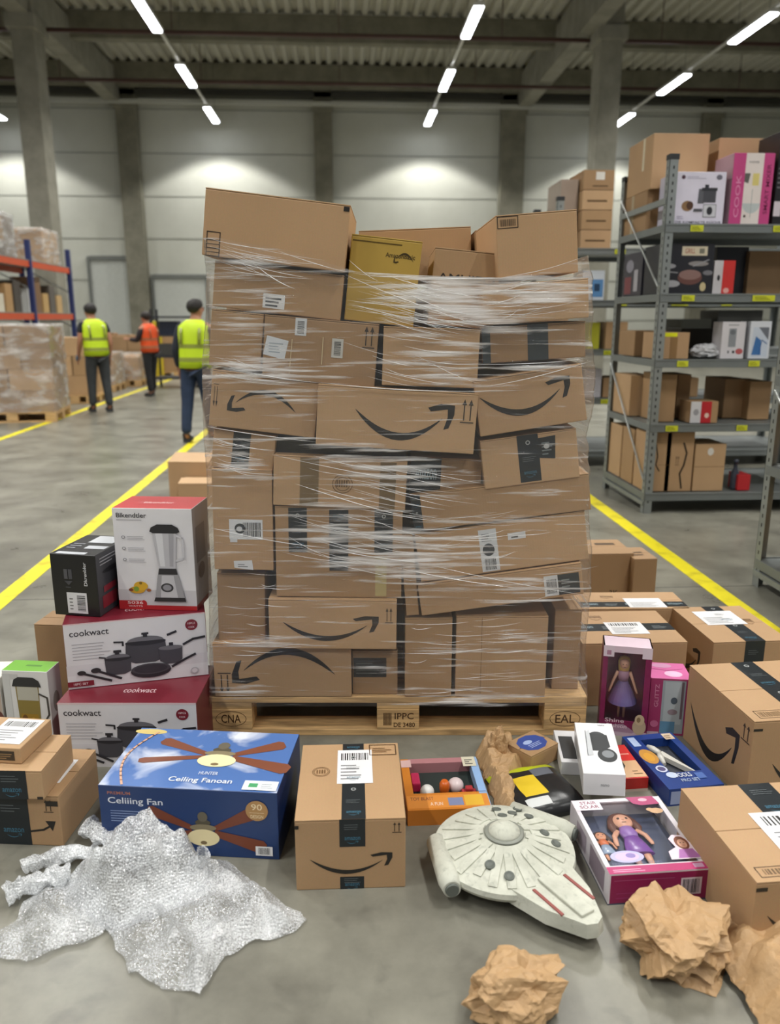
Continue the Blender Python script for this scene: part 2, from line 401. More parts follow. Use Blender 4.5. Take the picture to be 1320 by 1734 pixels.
for X0, X1 in ((-7.55, -7.02), (6.28, 6.82)):
    bm = bmesh.new(); bx(bm, X0, 20.9, 0, X1, 21.6, 9.3, 0, .03); bx(bm, X0-.08, 20.8, 7.9, X1+.08, 21.7, 8.22, 0, .02); trim(bm, M_conc)
for X0, X1 in ((-7.27, -6.6), (-.87, -.26), (5.38, 6.2), (12.3, 12.9), (-13.5, -12.9)):
    bm = bmesh.new(); bx(bm, X0, 28.6, 0, X1, 29, 9.3, 0, .02); bx(bm, X0-.05, 28.55, 8.0, X1+.05, 28.6, 8.3); trim(bm, M_beam)
bm = bmesh.new(); bx(bm, -18, 28.35, 8.16, 16, 28.55, 8.26); trim(bm, flat('#b9bab3', rough=.4))
bm = bmesh.new(); bx(bm, -18, 28.6, 8.45, 16, 29, 8.62); trim(bm, flat('#4c4b43'))
for i, (X0, X1, zt) in enumerate(((-8.55, -7.3, 3.35), (-6.45, -4.7, 2.75))):
    bm = bmesh.new(); bx(bm, X0, 28.9, 0, X1, 28.98, zt, 0); bx(bm, X0-.1, 28.85, 0, X0, 29, zt+.12, 1); bx(bm, X1, 28.85, 0, X1+.1, 29, zt+.12, 1); bx(bm, X0, 28.85, zt, X1, 29, zt+.14, 1)
    struct('door_%d' % (i+1), bm, [flat('#b9bcb6'), flat('#6d706c')])
# floor joints
for (x0, y0, x1, y1) in ((-18, 3.97, 16, 3.976), (-18, 8.3, 16, 8.306), (-18, 13, 16, 13.007), (-.12, -6, -.116, 1.1), (5.5, -6, 5.506, 29), (-5.6, -6, -5.594, 29)):
    bm = bmesh.new(); bx(bm, x0, y0, -.002, x1, y1, .0008); trim(bm, flat('#4b4a45'))
# yellow floor markings (painted, worn)
def worn_yellow():
    m, nt, b = nmat('yellow_floor_paint'); L = nt.links.new
    tc = nt.nodes.new('ShaderNodeTexCoord'); q = nt.nodes.new('ShaderNodeTexNoise'); q.inputs['Scale'].default_value = 7; q.inputs['Detail'].default_value = 8
    L(tc.outputs['Object'], q.inputs['Vector']); r = nt.nodes.new('ShaderNodeValToRGB')
    r.color_ramp.elements[0].color = (*lin('#b9ab1a'), 1); r.color_ramp.elements[1].color = (*lin('#e0d21c'), 1)
    r.color_ramp.elements[0].position = .32; r.color_ramp.elements[1].position = .5
    L(q.outputs['Fac'], r.inputs[0]); L(r.outputs[0], b.inputs['Base Color']); b.inputs['Roughness'].default_value = .42; return m
MY = worn_yellow()
for X, y0, y1 in ((-1.76, -4, 28), (1.96, -4, 28), (-4.12, -4, 28)):
    bm = bmesh.new(); bx(bm, X-.05, y0, -.01, X+.05, y1, .0022); trim(bm, MY)
# ceiling pipes
for Y, z in ((21.6, 8.1), (25.7, 8.1)):
    o = bmesh.new(); tube(o, [(-17.9, Y, z), (15.9, Y, z)], .05, 10)
    for X in range(-16, 16, 4): tube(o, [(X, Y, z), (X, Y, 9.3)], .012, 6)
    tag(link('ceiling_pipe', o, flat('#4a2f29', rough=.4)), 'thin dark red pipe under the roof, %s of the two' % ('nearer' if Y < 23 else 'farther'), 'pipe')
# lamps
LX = (-10.7, -4.0, 2.86, 9.05); LY = (23.3, 27.4, 19.0, 14.5, 10.0, 5.5, 1.0, -3.5)
M_tube = flat('#f4f7ff', emit=LAMP_TUBE, var=0); M_hous = flat('#d8d8d4', rough=.4)
ROWN = {-10.7: 'leftmost row', -4.0: 'left aisle row', 2.86: 'middle row', 9.05: 'right row'}
lamp0 = None; LD1 = None
def lamp(X, Y):
    global lamp0, LD0, LD1
    if lamp0 is None:
        e = empty('ceiling_lamp')
        b1 = bmesh.new(); bx(b1, -.12, -.95, .0, .12, .95, .07, 0, .01); link('lamp_housing', b1, M_hous, e)
        b2 = bmesh.new(); bx(b2, -.095, -.92, -.035, .095, .92, .002, 0, .01); link('lamp_diffuser', b2, M_tube, e)
        for yy in (-.7, .7): b3 = bmesh.new(); tube(b3, [(0, yy, .07), (0, yy, 1.72)], .006, 5); link('suspension_wire', b3, flat('#55554f'), e)
        sl = bpy.data.lights.new('lamp_light', 'AREA'); sl.energy = LAMP_SPOT; sl.shape = 'RECTANGLE'; sl.size = .19; sl.size_y = 1.8; sl.spread = SPOT_ANGLE
        sl.color = (1, .985, .94); LD0 = sl
        so = bpy.data.objects.new('lamp_light', sl); C.objects.link(so); so.parent = e; so.location = (0, 0, -.04)
        lamp0 = e; L = e
    else:
        L = inst(lamp0)
        for q in L.children:
            if q.type == 'LIGHT': q.data = LD0
    L.location = (X, Y, 7.6)
    if Y == 27.4:      # end lamps: spot beam shaped to throw scallops on the back wall
        for q in list(L.children):
            if q.type == 'LIGHT':
                if LD1 is None:
                    LD1 = bpy.data.lights.new('lamp_beam', 'SPOT'); LD1.energy = END_SPOT; LD1.spot_size = math.radians(121); LD1.spot_blend = .1; LD1.shadow_soft_size = .25; LD1.color = (1, .985, .94)
                nb = bpy.data.objects.new('lamp_light', LD1); C.objects.link(nb); nb.parent = L; nb.location = (0, 0, -.1); bpy.data.objects.remove(q)
    place = {27.4: 'nearest the back wall', 23.3: 'second from the wall', 19.0: 'third from the wall'}.get(Y)
    if place: tag(L, 'white tube ceiling lamp, %s in the %s' % (place, ROWN[X]), 'ceiling lamp', 'tube lamps under the roof')
    else: tag(L, 'white tube ceiling lamp overhead nearer the viewer than the visible ones', 'ceiling lamp', 'overhead tube lamps out of view')
for X in LX:
    for Y in LY: lamp(X, Y)
    o = bmesh.new(); bx(o, X-.03, -5, 7.67, X+.03, 28.3, 7.71)
    tag(link('lighting_rail', o, M_hous), 'long thin rail joining the lamps of the %s' % ROWN[X], 'rail', 'lighting rails')
# ================================================================== PALLET AND THE WRAPPED STACK
D0 = 2.50
def uvz(px, py, v=0.0):
    p = atd(px, py, D0+v); return Vector((p.dot(RT), v, p.z))
def SW(u, v, z): return Vector((RT.x*u+FH.x*(D0+v), RT.y*u+FH.y*(D0+v), z))
ulp, urp = uvz(357, 1245).x, uvz(990, 1245).x
PW = urp-ulp; PC = (ulp+urp)/2
def pallet(w, d, label, loc, rz, group=None, marks=True, W=wood()):
    e = empty('wooden_pallet', loc, rz, label, 'pallet', group)
    for i, zz in enumerate((0,)):
        for j in range(3):
            y = -d/2+(.05, d/2, d-.05)[j]; hw = (.05, .0725, .05)[j]
            o = bmesh.new(); bx(o, -w/2, y-hw, 0, w/2, y+hw, .022, 0, .002); link('bottom_board', o, W, e)
    for j in range(3):
        for k in range(3):
            y = -d/2+(.05, d/2, d-.05)[j]; hw = (.05, .0725, .05)[j]; x = (-w/2+.0725, 0, w/2-.0725)[k]
            o = bmesh.new(); bx(o, x-.0725, y-hw, .0225, x+.0725, y+hw, .1, 0, .003); b = link('block', o, W, e)
            if marks and j == 0:
                b['size'] = (1, 1, 1)
                A = Art(b, 'front'); A.o = Vector((x-.0725, y-hw, .0225)); A.u = Vector((.145, 0, 0)); A.v = Vector((0, 0, .078)); A.U = .145; A.V = .078
                if k == 1:
                    A.bars(.15, .2, .35, .8, '#4a3018'); A.text('IPPC', .42, .5, .3, '#4a3018', ww=.45); A.text('DE 3480', .4, .12, .22, '#4a3018', ww=.5)
                else:
                    t = 'CNA' if k == 0 else 'EAL'
                    A.text(t, .27, .32, .4, '#4a3018', ww=.46)
                    A.line([(.5+.36*math.cos(a), .52+.36*math.sin(a)) for a in [i*math.tau/20 for i in range(21)]], .0016, '#4a3018')
                A.build('burnt_stamp')
    for k in range(3):
        x = (-w/2+.0725, 0, w/2-.0725)[k]
        o = bmesh.new(); bx(o, x-.0725, -d/2, .1005, x+.0725, d/2, .122, 0, .002); link('cross_board', o, W, e)
    ws = (.145, .1, .145, .1, .145); g = (d-sum(ws))/4; y = -d/2
    for q in ws:
        o = bmesh.new(); bx(o, -w/2, y, .1225, w/2, y+q, .144, 0, .002); link('deck_board', o, W, e); y += q+g
    return e
pallet(PW, .86, 'light pine pallet under the tall shrink-wrapped stack of cartons', SW(PC, .43, 0), -YAW)
PT = .1455
def sb(label, TL, TR, BL, v=0.0, d=.7, m=None, name='cardboard_box', cat='box', rot=None, lift=None, flaps=True):
    "a carton of the stack given by three corners of its front face"
    d = min(d, .42); a, b, c = uvz(*TL, v), uvz(*TR, v), uvz(*BL, v)
    if c.z < PT+.03: c.z = PT; a.x = c.x; b.z = a.z
    w = (b-a).length; h = (c-a).length; roll = math.atan2(b.z-a.z, b.x-a.x)
    mid = c + Vector(((b-a).x/2, 0, (b-a).z/2))
    Mx = Matrix.Translation(SW(mid.x, v+d/2, mid.z)) @ Matrix.Rotation(-YAW, 4, 'Z') @ Matrix.Rotation(-roll, 4, 'Y')
    if rot: Mx = Mx @ Matrix.Translation((0, -d/2, 0)) @ Matrix.Rotation(rot, 4, 'Z') @ Matrix.Translation((0, d/2, 0))
    o = box(name, w-.004, d, h-.004, Mx, m or random.choice(CARDS), label, cat, None, flaps)
    return o
# bottom tier
b = sb('brown carton with upside-down smile print at the bottom left of the wrapped stack', (365, 1088), (595, 1101), (363, 1177), .0, .8, CB)
Art(b, 'front').smile(.13, .25, .88, .88, flip=True).arrows(.03, .08, .12, .45, up=False).build('printed_arrow')
b = sb('small brown carton with a dark sticker beside the bottom left carton of the stack', (596, 1101), (674, 1101), (596, 1175), .02, .7, CB4)
Art(b, 'front').rect(.02, .4, .75, .85, '#24282b').para(.08, .48, .68, .78, 4, '#59605f').build('sticker')
b = sb('brown carton at the bottom of the stack right of its centre gap', (684, 1045), (767, 1042), (684, 1173), .0, .7, CB2)
b = sb('wide plain brown carton at the bottom of the stack right of centre', (769, 1042), (930, 1036), (769, 1172), .0, .7, CB)
Art(b, 'front').line([(.28, .02), (.28, .98)], .0015, '#6f5333').build('printed_line')
b = sb('brown carton at the bottom right corner of the stack', (932, 1030), (987, 1026), (932, 1166), .06, .7, CB4)
# tier 2
b = sb('plain brown carton above the upside-down smile carton at the left edge of the stack', (369, 968), (452, 970), (369, 1086), .03, .7, CB4)
b = sb('brown carton with a large smile print two cartons above the pallet', (455, 1013), (675, 1015), (455, 1098), -.02, .7, CB3)
Art(b, 'front').smile(.11, .2, .86, .68).arrows(.91, .55, .97, .85).build('printed_arrow')
b = sb('narrow brown carton upright in the middle gap of the stack', (687, 905), (711, 903), (687, 1043), .0, .7, CB2)
b = sb('long brown carton with a barcode sticker at its right end in the stack', (713, 988), (992, 950), (713, 1043), -.01, .7, CB)
Art(b, 'front').rect(.765, .08, .85, .72, '#cfd0d0').bars(.78, .15, .84, .6).rect(.85, .08, .98, .72, '#2a3132').para(.87, .2, .95, .62, 4, '#7f8784').build('sticker')
# tier 3
b = sb('large brown carton with three vertical black tapes in the middle of the stack', (467, 855), (686, 858), (467, 1010), .0, .7, CB2)
for x0, x1, y0, y1 in ((.105, .25, .5, .985), (.425, .575, .3, .97), (.78, .925, .5, .985)): tape(b, 'front', x0, y0, x1, y1)
Art(b, 'front').rect(.79, .02, .88, .46, '#bfae78').build('paper_tape')
b = sb('upright brown carton with a large barcode label at the left edge of the stack', (358, 792), (463, 794), (362, 964), .0, .7, CB)
Art(b, 'front').rect(.27, .31, .83, .51, '#d6d8da').rect(.28, .28, .4, .35, '#d6d8da').bars(.5, .34, .8, .48).ell(.45, .42, .09, .05, '#30363c').ell(.44, .415, .05, .025, '#c8cacc').build('shipping_label')
Art(b, 'front').poly([(.34, .02), (.66, .0), (.64, .1), (.33, .09)], '#d9dadb').para(.4, .03, .6, .07, 2, '#77797b').build('sticker', 'small white sticker near the base')
b = sb('brown carton with a tall white label in the right half of the stack', (705, 903), (995, 862), (712, 986), .0, .7, CB3)
Art(b, 'front').rect(.37, .03, .475, .9, '#d5d9dc').bars(.39, .06, .455, .3).ell(.42, .48, .035, .13, '#3b4148').para(.385, .66, .455, .84, 4, '#8b8f92').build('shipping_label')
Art(b, 'front').rect(.54, .62, .645, .76, '#d9dadb').para(.56, .65, .63, .74, 1, '#6a6a6a').build('sticker')
b = sb('long plain brown carton below the carton sealed with black crossed tape', (687, 838), (992, 800), (700, 900), -.005, .7, CB2)
tape(b, 'front', .0, .0, .055, 1.0)
# tier 4
b = sb('brown carton with a round stamp and faded tapes in the middle of the stack', (461, 768), (690, 778), (461, 855), -.005, .7, CB3)
A = Art(b, 'front').rect(.2, .0, .34, .97, '#7a6546').rect(.8, .0, .92, .95, '#7a6546')
for r_ in (.075, .055): A.line([(.52+r_*math.cos(a), .48+r_*2.4*math.sin(a)) for a in [i*math.tau/24 for i in range(25)]], .002, '#6d5233')
for k in range(5): A.rect(.475+.018*k, .42, .485+.018*k, .56, '#6d5233')
A.build('faded_print')
b = sb('brown carton with a wide black tape right of the round stamp carton', (692, 772), (815, 776), (692, 836), .03, .7, CB4)
tape(b, 'front', .0, .02, .43, .99, along='h')
b = sb('small brown carton with a black tape at the left edge under the upside-down arrow carton', (357, 722), (464, 736), (356, 790), .02, .7, CB3)
tape(b, 'front', .32, .05, .6, .98)
b = sb('dented brown carton sealed with thick crossed black tapes at the right of the stack', (820, 744), (985, 722), (820, 829), -.01, .6, CB3)
tape(b, 'front', .38, .04, .6, 1.0)
Art(b, 'front').poly([(.6, .5), (.76, .45), (.78, .92), (.6, .9)], '#1d2225').para(.63, .55, .74, .85, 4, '#70797b').ell(.68, .72, .03, .05, '#b9bcbb').build('tape', 'crooked second strip of black tape')
b = sb('dark strip for the shaded gap and black tape under the big smile carton', (466, 737), (688, 757), (466, 767), .05, .6, flat('#2a2d2e', rough=.35), flaps=False)  # dark strip added for the shade in the gap, partly real tape
# tier 5
b = sb('brown carton with an upside-down arrow print, left neighbour of the big smile carton', (350, 622), (534, 645), (352, 720), -.005, .7, CB)
Art(b, 'front').smile(.16, .3, .8, .72, flip=True).arrows(.02, .35, .07, .75, up=False).build('printed_arrow')
b = sb('brown carton with the biggest black smile in the middle of the stack', (537, 648), (811, 665), (533, 753), -.035, .7, CB3)
Art(b, 'front').smile(.24, .2, .86, .8).arrows(.9, .52, .98, .9).build('printed_arrow')
b = sb('tilted brown carton with a black smile at the right edge of the stack', (814, 642), (1000, 612), (812, 740), -.025, .7, CB)
Art(b, 'front').smile(.04, .3, .88, .84).build('printed_arrow')
# tier 6
b = sb('plain brown carton at the left edge above the upside-down arrow carton', (355, 520), (446, 530), (352, 618), .0, .7, CB2)
b = sb('brown carton with several small white stickers and arrow marks in the upper stack', (448, 530), (644, 547), (442, 640), -.01, .7, CB4)
A = Art(b, 'front').poly([(.0, .38), (.19, .32), (.22, .62), (.03, .68)], '#d5d9dd').para(.05, .42, .18, .6, 4, '#9aa6b0')
A.rect(.27, .72, .37, .99, '#cfd2d4').bars(.29, .75, .35, .95, vert=False).rect(.6, .42, .7, .72, '#c3c1b9').bars(.62, .46, .68, .68, vert=False)
A.arrows(.87, .62, .97, .95); A.line([(.24, .1), (.25, .65)], .003, '#c9b48c').line([(.52, .3), (.52, .72)], .003, '#c9b48c').build('sticker')
b = sb('brown carton with open-looking top edge in the upper middle of the stack', (646, 550), (812, 556), (645, 652), -.02, .7, CB3)
b = sb('brown carton with a dark vertical tape above the tilted smile carton', (815, 553), (993, 541), (816, 616), -.0, .7, CB4)
tape(b, 'front', .44, .0, .64, 1.0, marks=False, c='#343b3d'); tape(b, 'front', .0, .0, .08, .98, 'edge_tape', marks=False, c='#343b3d')
# tier 7
b = sb('brown carton with a white address sticker directly under the big tilted carton', (357, 438), (578, 464), (358, 518), .0, .6, CB2)
Art(b, 'front').rect(.39, .1, .56, .42, '#dcdcdc').para(.41, .14, .54, .38, 3, '#55585a', .5).build('sticker')
b = sb('light brown carton under the square top right carton of the stack', (813, 482), (997, 468), (816, 551), -.02, .6, CB3)
b = sb('yellow carton standing in the upper middle of the stack', (594, 393), (716, 407), (581, 541), .02, .45, flat('#b0903e', rough=.5), name='yellow_box')
Art(b, 'front').rect(.02, .925, .72, .94, '#5a4510').text('AmazonBasic', .5, .78, .055, '#3c2d0c', ww=.42).smile(.62, .72, .9, .84, '#3c2d0c', flip=True).build('printed_text')
b = sb('brown carton with large dark lettering right of the yellow carton', (718, 415), (834, 427), (722, 548), .05, .4, CB2)
Art(b, 'front').text('AMUJEO', .08, .55, .13, '#31271d', ww=.85).build('printed_text')
# loose top
b = sb('biggest plain brown carton, tilted on the very top left of the stack', (346, 314), (594, 345), (340, 431), -.02, .5, CB)
Art(b, 'front').frame(.03, .0, .12, .36, .003, '#3a2f24').line([(.03, .12), (.12, .12)], .003, '#3a2f24').line([(.03, .24), (.12, .24)], .003, '#3a2f24').line([(.03, .06), (.12, .06)], .002, '#3a2f24').line([(.03, .18), (.12, .18)], .002, '#3a2f24').rect(.955, .9, .995, .97, '#26211c').build('printed_marks')
b = sb('brown carton behind the yellow carton on top of the stack', (606, 389), (798, 381), (610, 480), .48, .3, CB2)
b = sb('square brown carton with a barcode print on the top right of the stack', (838, 363), (979, 351), (842, 472), -.0, .42, CB, rot=math.radians(2))
Art(b, 'front').frame(.02, .79, .27, .97, .0025, '#3a2f24').bars(.05, .82, .24, .93, '#4b3d2c').build('printed_marks')
b = sb('brown carton seen behind the square top right carton', (806, 388), (900, 380), (808, 480), .44, .3, CB4)
# rear half of the stack, glimpsed through the gaps
for r_ in range(9):
    hh = (1.5-PT)/9
    for k in range(3):
        ww = (PW-.06)/3; u_ = ulp+.03+ww*(k+.5)
        box('cardboard_box', ww-.006, .39, hh-.003, Matrix.Translation(SW(u_, .645, PT+hh*r_)) @ Matrix.Rotation(-YAW, 4, 'Z'), CARDS[(r_+k) % 4], 'brown carton hidden at the rear of the wrapped stack, %s row, %s' % (('lowest', 'second', 'third', 'fourth', 'fifth', 'sixth', 'seventh', 'eighth', 'topmost')[r_], ('left', 'middle', 'right')[k]), 'box', 'rear cartons of the wrapped stack', False)
# stretch film ------------------------------------------------------
rows = [(1180, 358, 990), (1085, 358, 989), (1000, 357, 995), (960, 356, 997), (860, 355, 996), (800, 353, 994), (740, 348, 990), (680, 347, 1003), (620, 346, 1004), (560, 350, 998), (510, 353, 1001), (470, 353, 1000), (430, 350, 990), (395, 348, 985)]
zs = [(uvz(400, r[0], -.05).z, uvz(r[1], r[0], -.05).x, uvz(r[2], r[0], -.05).x) for r in rows]
def edge_at(z):
    if z <= zs[0][0]: return zs[0][1], zs[0][2]
    for a, b_ in zip(zs, zs[1:]):
        if a[0] <= z <= b_[0]:
            t = (z-a[0])/(b_[0]-a[0]); return a[1]+(b_[1]-a[1])*t, a[2]+(b_[2]-a[2])*t
    return zs[-1][1], zs[-1][2]
def topz(u):
    pts = [(345, 402), (480, 425), (590, 460), (700, 466), (840, 470), (910, 462), (985, 436), (1005, 432)]
    P_ = [uvz(a, c, -.05) for a, c in pts]
    if u <= P_[0].x: return P_[0].z
    for a, b_ in zip(P_, P_[1:]):
        if a.x <= u <= b_.x: return a.z+(b_.z-a.z)*(u-a.x)/(b_.x-a.x)
    return P_[-1].z
VF, VB = -.048, .86
def loop_pt(t, z):
    l, r = edge_at(z); l -= .008; r += .008; w = r-l; dd = VB-VF; per = 2*(w+dd); s_ = t*per; cr = .02
    if s_ < w: u, v, nn = l+s_, VF, (0, -1)
    elif s_ < w+dd: u, v, nn = r, VF+s_-w, (1, 0)
    elif s_ < 2*w+dd: u, v, nn = r-(s_-w-dd), VB, (0, 1)
    else: u, v, nn = l, VB-(s_-2*w-dd), (-1, 0)
    return u, v, nn
def bunch_glint_at(u, z):  # where film bunches and where its white highlights are painted in
    p = SW(u, VF, z)-CAMP; X = 660+FPX*p.dot(RT)/p.dot(FW); Y = 867-FPX*p.dot(UP)/p.dot(FW)
    d = 0
    for cx, cy_, rx, ry, a, s_ in ((760, 505, 140, 45, .22, 1.0), (900, 500, 110, 35, 0, .8), (440, 625, 100, 22, .05, .8), (670, 930, 190, 55, .2, .75), (430, 450, 90, 30, .2, .5), (900, 630, 100, 16, -.15, .7), (850, 985, 160, 22, .12, .4), (440, 1085, 60, 16, 0, .5), (800, 1110, 120, 70, 0, .3), (620, 790, 180, 35, .15, .55), (410, 790, 50, 30, .1, .5), (480, 660, 60, 30, 0, .5), (730, 600, 90, 60, .15, .5), (420, 560, 60, 50, .1, .35), (400, 1170, 50, 14, 0, .6), (800, 1185, 100, 14, 0, .6)):
        dx = (X-cx)*math.cos(a)+(Y-cy_)*math.sin(a); dy = -(X-cx)*math.sin(a)+(Y-cy_)*math.cos(a)
        d = max(d, s_*math.exp(-(dx/rx)**2-(dy/ry)**2))
    return d
bm = bmesh.new(); lay = bm.verts.layers.float.new('bunch_glint'); NT, NZ = 260, 110; grid = []
z_lo = .135
for j in range(NZ+1):
    row = []
    for i in range(NT):
        t = i/NT; u0, v0, nn = loop_pt(t, 1.0); zt = topz(u0) if v0 < .3 else topz(u0)-.02
        z = z_lo+(zt-z_lo)*j/NZ; u, v, nn = loop_pt(t, z)
        q = noise.noise(Vector((u*3+v*3, z*30+u*5, v*2)))*.006 + noise.noise(Vector((u*9, z*9, v*9)))*.005
        x = bm.verts.new(SW(u+nn[0]*q, v+nn[1]*q, z)); x[lay] = bunch_glint_at(u, z) if v < 0 else .15; row.append(x)
    grid.append(row)
for j in range(NZ):
    for i in range(NT):
        f = bm.faces.new((grid[j][i], grid[j][(i+1) % NT], grid[j+1][(i+1) % NT], grid[j+1][i])); f.smooth = True
wrap = tag(empty('stretch_wrap'), 'clear stretch film wound around the tall stack of cartons on the pallet', 'plastic film')
M_film = film('stretch_film', milk=(.60, .80), base=.035, scale=(4, 4, 75), dens=True, rot=math.radians(7), bump=.5)
link('film_sheet', bm, M_film, wrap)
M_cord = flat('#e9eaea', rough=.2, var=.02, coat=.5)
def cords(name, lst, wmin=.0008, wmax=.0025):
    bm = bmesh.new()
    for (a, c_) in lst:
        ph = random.uniform(0, 6); P0 = uvz(*a, VF-.008); P1 = uvz(*c_, VF-.008); w = random.uniform(wmin, wmax); pts = []; n_ = 7
        rr = []
        for k in range(n_+1):
            t = k/n_; p = P0.lerp(P1, t); s_ = 4*t*(1-t)
            pts.append(SW(p.x, VF-.003, p.z-.006*s_+.0012*math.sin(t*5+ph))); rr.append(w*(.08+.92*s_*random.uniform(.6, 1)))
        tube(bm, pts, rr, 5)
    o = link(name, bm, M_cord, wrap); o['kind'] = 'stuff'; return o
L_ = []
R_ = random.Random(3)
for k in range(34):   # fan below the yellow carton to the right
    y0 = R_.uniform(462, 540); L_.append(((R_.uniform(585, 700), y0+R_.uniform(-4, 4)), (R_.uniform(740, 850), y0+R_.uniform(14, 46))))
for k in range(20): y0 = R_.uniform(475, 535); L_.append(((R_.uniform(800, 860), y0+R_.uniform(0, 10)), (R_.uniform(880, 990), y0-R_.uniform(-6, 16))))
for k in range(16): y0 = R_.uniform(605, 640); L_.append(((R_.uniform(352, 400), y0), (R_.uniform(430, 535), y0+R_.uniform(4, 22))))
for k in range(12): y0 = R_.uniform(405, 455); L_.append(((R_.uniform(352, 400), y0), (R_.uniform(440, 560), y0+R_.uniform(14, 45))))
for k in range(34): y0 = R_.uniform(770, 960); x0 = R_.uniform(470, 650); L_.append(((x0, y0), (x0+R_.uniform(70, 210), y0+R_.uniform(12, 45))))
for k in range(12): y0 = R_.uniform(560, 640); x0 = R_.uniform(570, 700); L_.append(((x0, y0), (x0+R_.uniform(60, 120), y0+R_.uniform(10, 26))))
for k in range(14): y0 = R_.uniform(740, 800); x0 = R_.uniform(355, 400); L_.append(((x0, y0), (x0+R_.uniform(40, 110), y0+R_.uniform(4, 22))))
for k in range(24): y0 = R_.uniform(1040, 1180); x0 = R_.uniform(690, 860); L_.append(((x0, y0), (x0+R_.uniform(30, 120), y0+R_.uniform(-6, 3))))
for k in range(16): y0 = R_.uniform(960, 1110); x0 = R_.uniform(365, 450); L_.append(((x0, y0), (x0+R_.uniform(20, 90), y0+R_.uniform(-2, 6))))
for k in range(18): y0 = R_.uniform(870, 1020); x0 = R_.uniform(700, 900); L_.append(((x0, y0), (x0+R_.uniform(40, 120), y0-R_.uniform(2, 18))))
cords('fine_folds', L_, .0004, .0011)
cords('bunched_fold', [((352, 402), (470, 424)), ((470, 424), (592, 461)), ((592, 461), (720, 468)), ((720, 468), (850, 470)), ((850, 470), (985, 436)), ((585, 465), (812, 552)), ((590, 515), (812, 560)), ((357, 895), (560, 930)), ((560, 930), (720, 955)), ((720, 955), (995, 1010)), ((660, 960), (900, 1000)), ((352, 617), (540, 648)), ((540, 648), (812, 664)), ((820, 655), (1002, 612)), ((812, 618), (995, 606)), ((460, 770), (690, 815)), ((350, 722), (535, 748)), ((700, 600), (812, 650)), ((357, 1087), (455, 1088)), ((690, 1108), (830, 1098)), ((590, 440), (640, 475)), ((357, 740), (460, 765)), ((500, 820), (690, 875)), ((430, 448), (500, 490)), ((690, 790), (820, 820))], .0007, .0017)
# ================================================================== THINGS ON THE FLOOR, LEFT
def depth_fit(A, B, z0, h, d):
    a = atz(*A, z0+h); b = atz(*B, z0+h); e = b-a; w = e.length; nrm = Vector((-e.y, e.x, 0)).normalized(); c = a+e/2+nrm*d/2; c.z = z0
    return MT(c, math.atan2(e.y, e.x)), w, d, h
def side_fit(Fp, Bp, z0, h, w):
    "front-left and back-left top corners in px"
    a = atz(*Fp, z0+h); k = atz(*Bp, z0+h); e = k-a; d = e.length; rx = Vector((e.y, -e.x, 0)).normalized(); c = a+e/2+rx*w/2; c.z = z0
    return MT(c, math.atan2(rx.y, rx.x)), w, d, h
def fan_art(A, cx, cy_, s, warm='#efe0b0', blade='#7a3f28'):
    r = A.U/A.V
    def bl(x0, y0, x1, y1, w0, w1):
        dx, dy = (x1-x0), (y1-y0)/r; L = math.hypot(dx, dy); nx, ny = -dy/L, dx/L
        P_ = lambda t, w, q=1.5: [(x0+dx*t+nx*w*q, y0+(dy*t+ny*w*q)*r), (x0+dx*t-nx*w*q, y0+(dy*t-ny*w*q)*r)]
        a = P_(0, w0); b = P_(.92, w1); c = P_(1, w1*.6)
        A.poly([a[0], b[0], c[0], c[1], b[1], a[1]], blade)
    bl(cx-.1*s, cy_+.08*r*s*.5, cx-.5*s, cy_+.42*r*s*.5, .016*s, .035*s); bl(cx+.1*s, cy_+.08*r*s*.5, cx+.46*s, cy_+.44*r*s*.5, .016*s, .042*s)
    bl(cx-.1*s, cy_-.0*s, cx-.58*s, cy_-.18*r*s*.5, .014*s, .026*s); bl(cx+.1*s, cy_-.0*s, cx+.56*s, cy_-.26*r*s*.5, .02*s, .045*s)
    A.ell(cx, cy_+.2*r*s*.5, .07*s, .05*r*s*.5+.02*s, '#57503f'); A.ell(cx, cy_+.32*r*s*.5, .045*s, .05*r*s, '#6b6454')
    A.ell(cx, cy_+.1*r*s*.5, .12*s, .035*r*s, '#8b7f63'); A.ell(cx, cy_-.05*r*s, .145*s, .085*r*s, warm); A.ell(cx, cy_-.1*r*s, .03*s, .018*r*s, '#7d6a48')
# ceiling fan box
M_, w, d, h = fit_floor((176, 1440), (473, 1456), 1329, (238, 1232))
M_blue = flat('#213c6e', rough=.32, var=.1, scale=3)
def sky_print():
    m, nt, b = nmat('printed_sky'); L = nt.links.new
    tc = nt.nodes.new('ShaderNodeTexCoord'); q = nt.nodes.new('ShaderNodeTexNoise'); q.inputs['Scale'].default_value = 7; q.inputs['Detail'].default_value = 4; q.inputs['Distortion'].default_value = .5
    L(tc.outputs['Object'], q.inputs['Vector']); r = nt.nodes.new('ShaderNodeValToRGB')
    r.color_ramp.elements[0].color = (*lin('#5074b2'), 1); r.color_ramp.elements[1].color = (*lin('#dfe4ee'), 1)
    r.color_ramp.elements[0].position = .5; r.color_ramp.elements[1].position = .66
    L(q.outputs['Fac'], r.inputs[0]); L(r.outputs[0], b.inputs['Base Color']); b.inputs['Roughness'].default_value = .3; return m
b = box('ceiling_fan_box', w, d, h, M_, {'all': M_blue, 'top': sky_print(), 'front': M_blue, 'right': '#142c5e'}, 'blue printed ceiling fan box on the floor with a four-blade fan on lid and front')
A = Art(b, 'front'); A.text('PREMIUM', .05, .87, .045, '#b0705a', ww=.13).text('Celiiing Fan', .05, .71, .12, '#e6e9f0', ww=.31); A.para(.06, .47, .28, .66, 5, '#9fb2d8', .22)
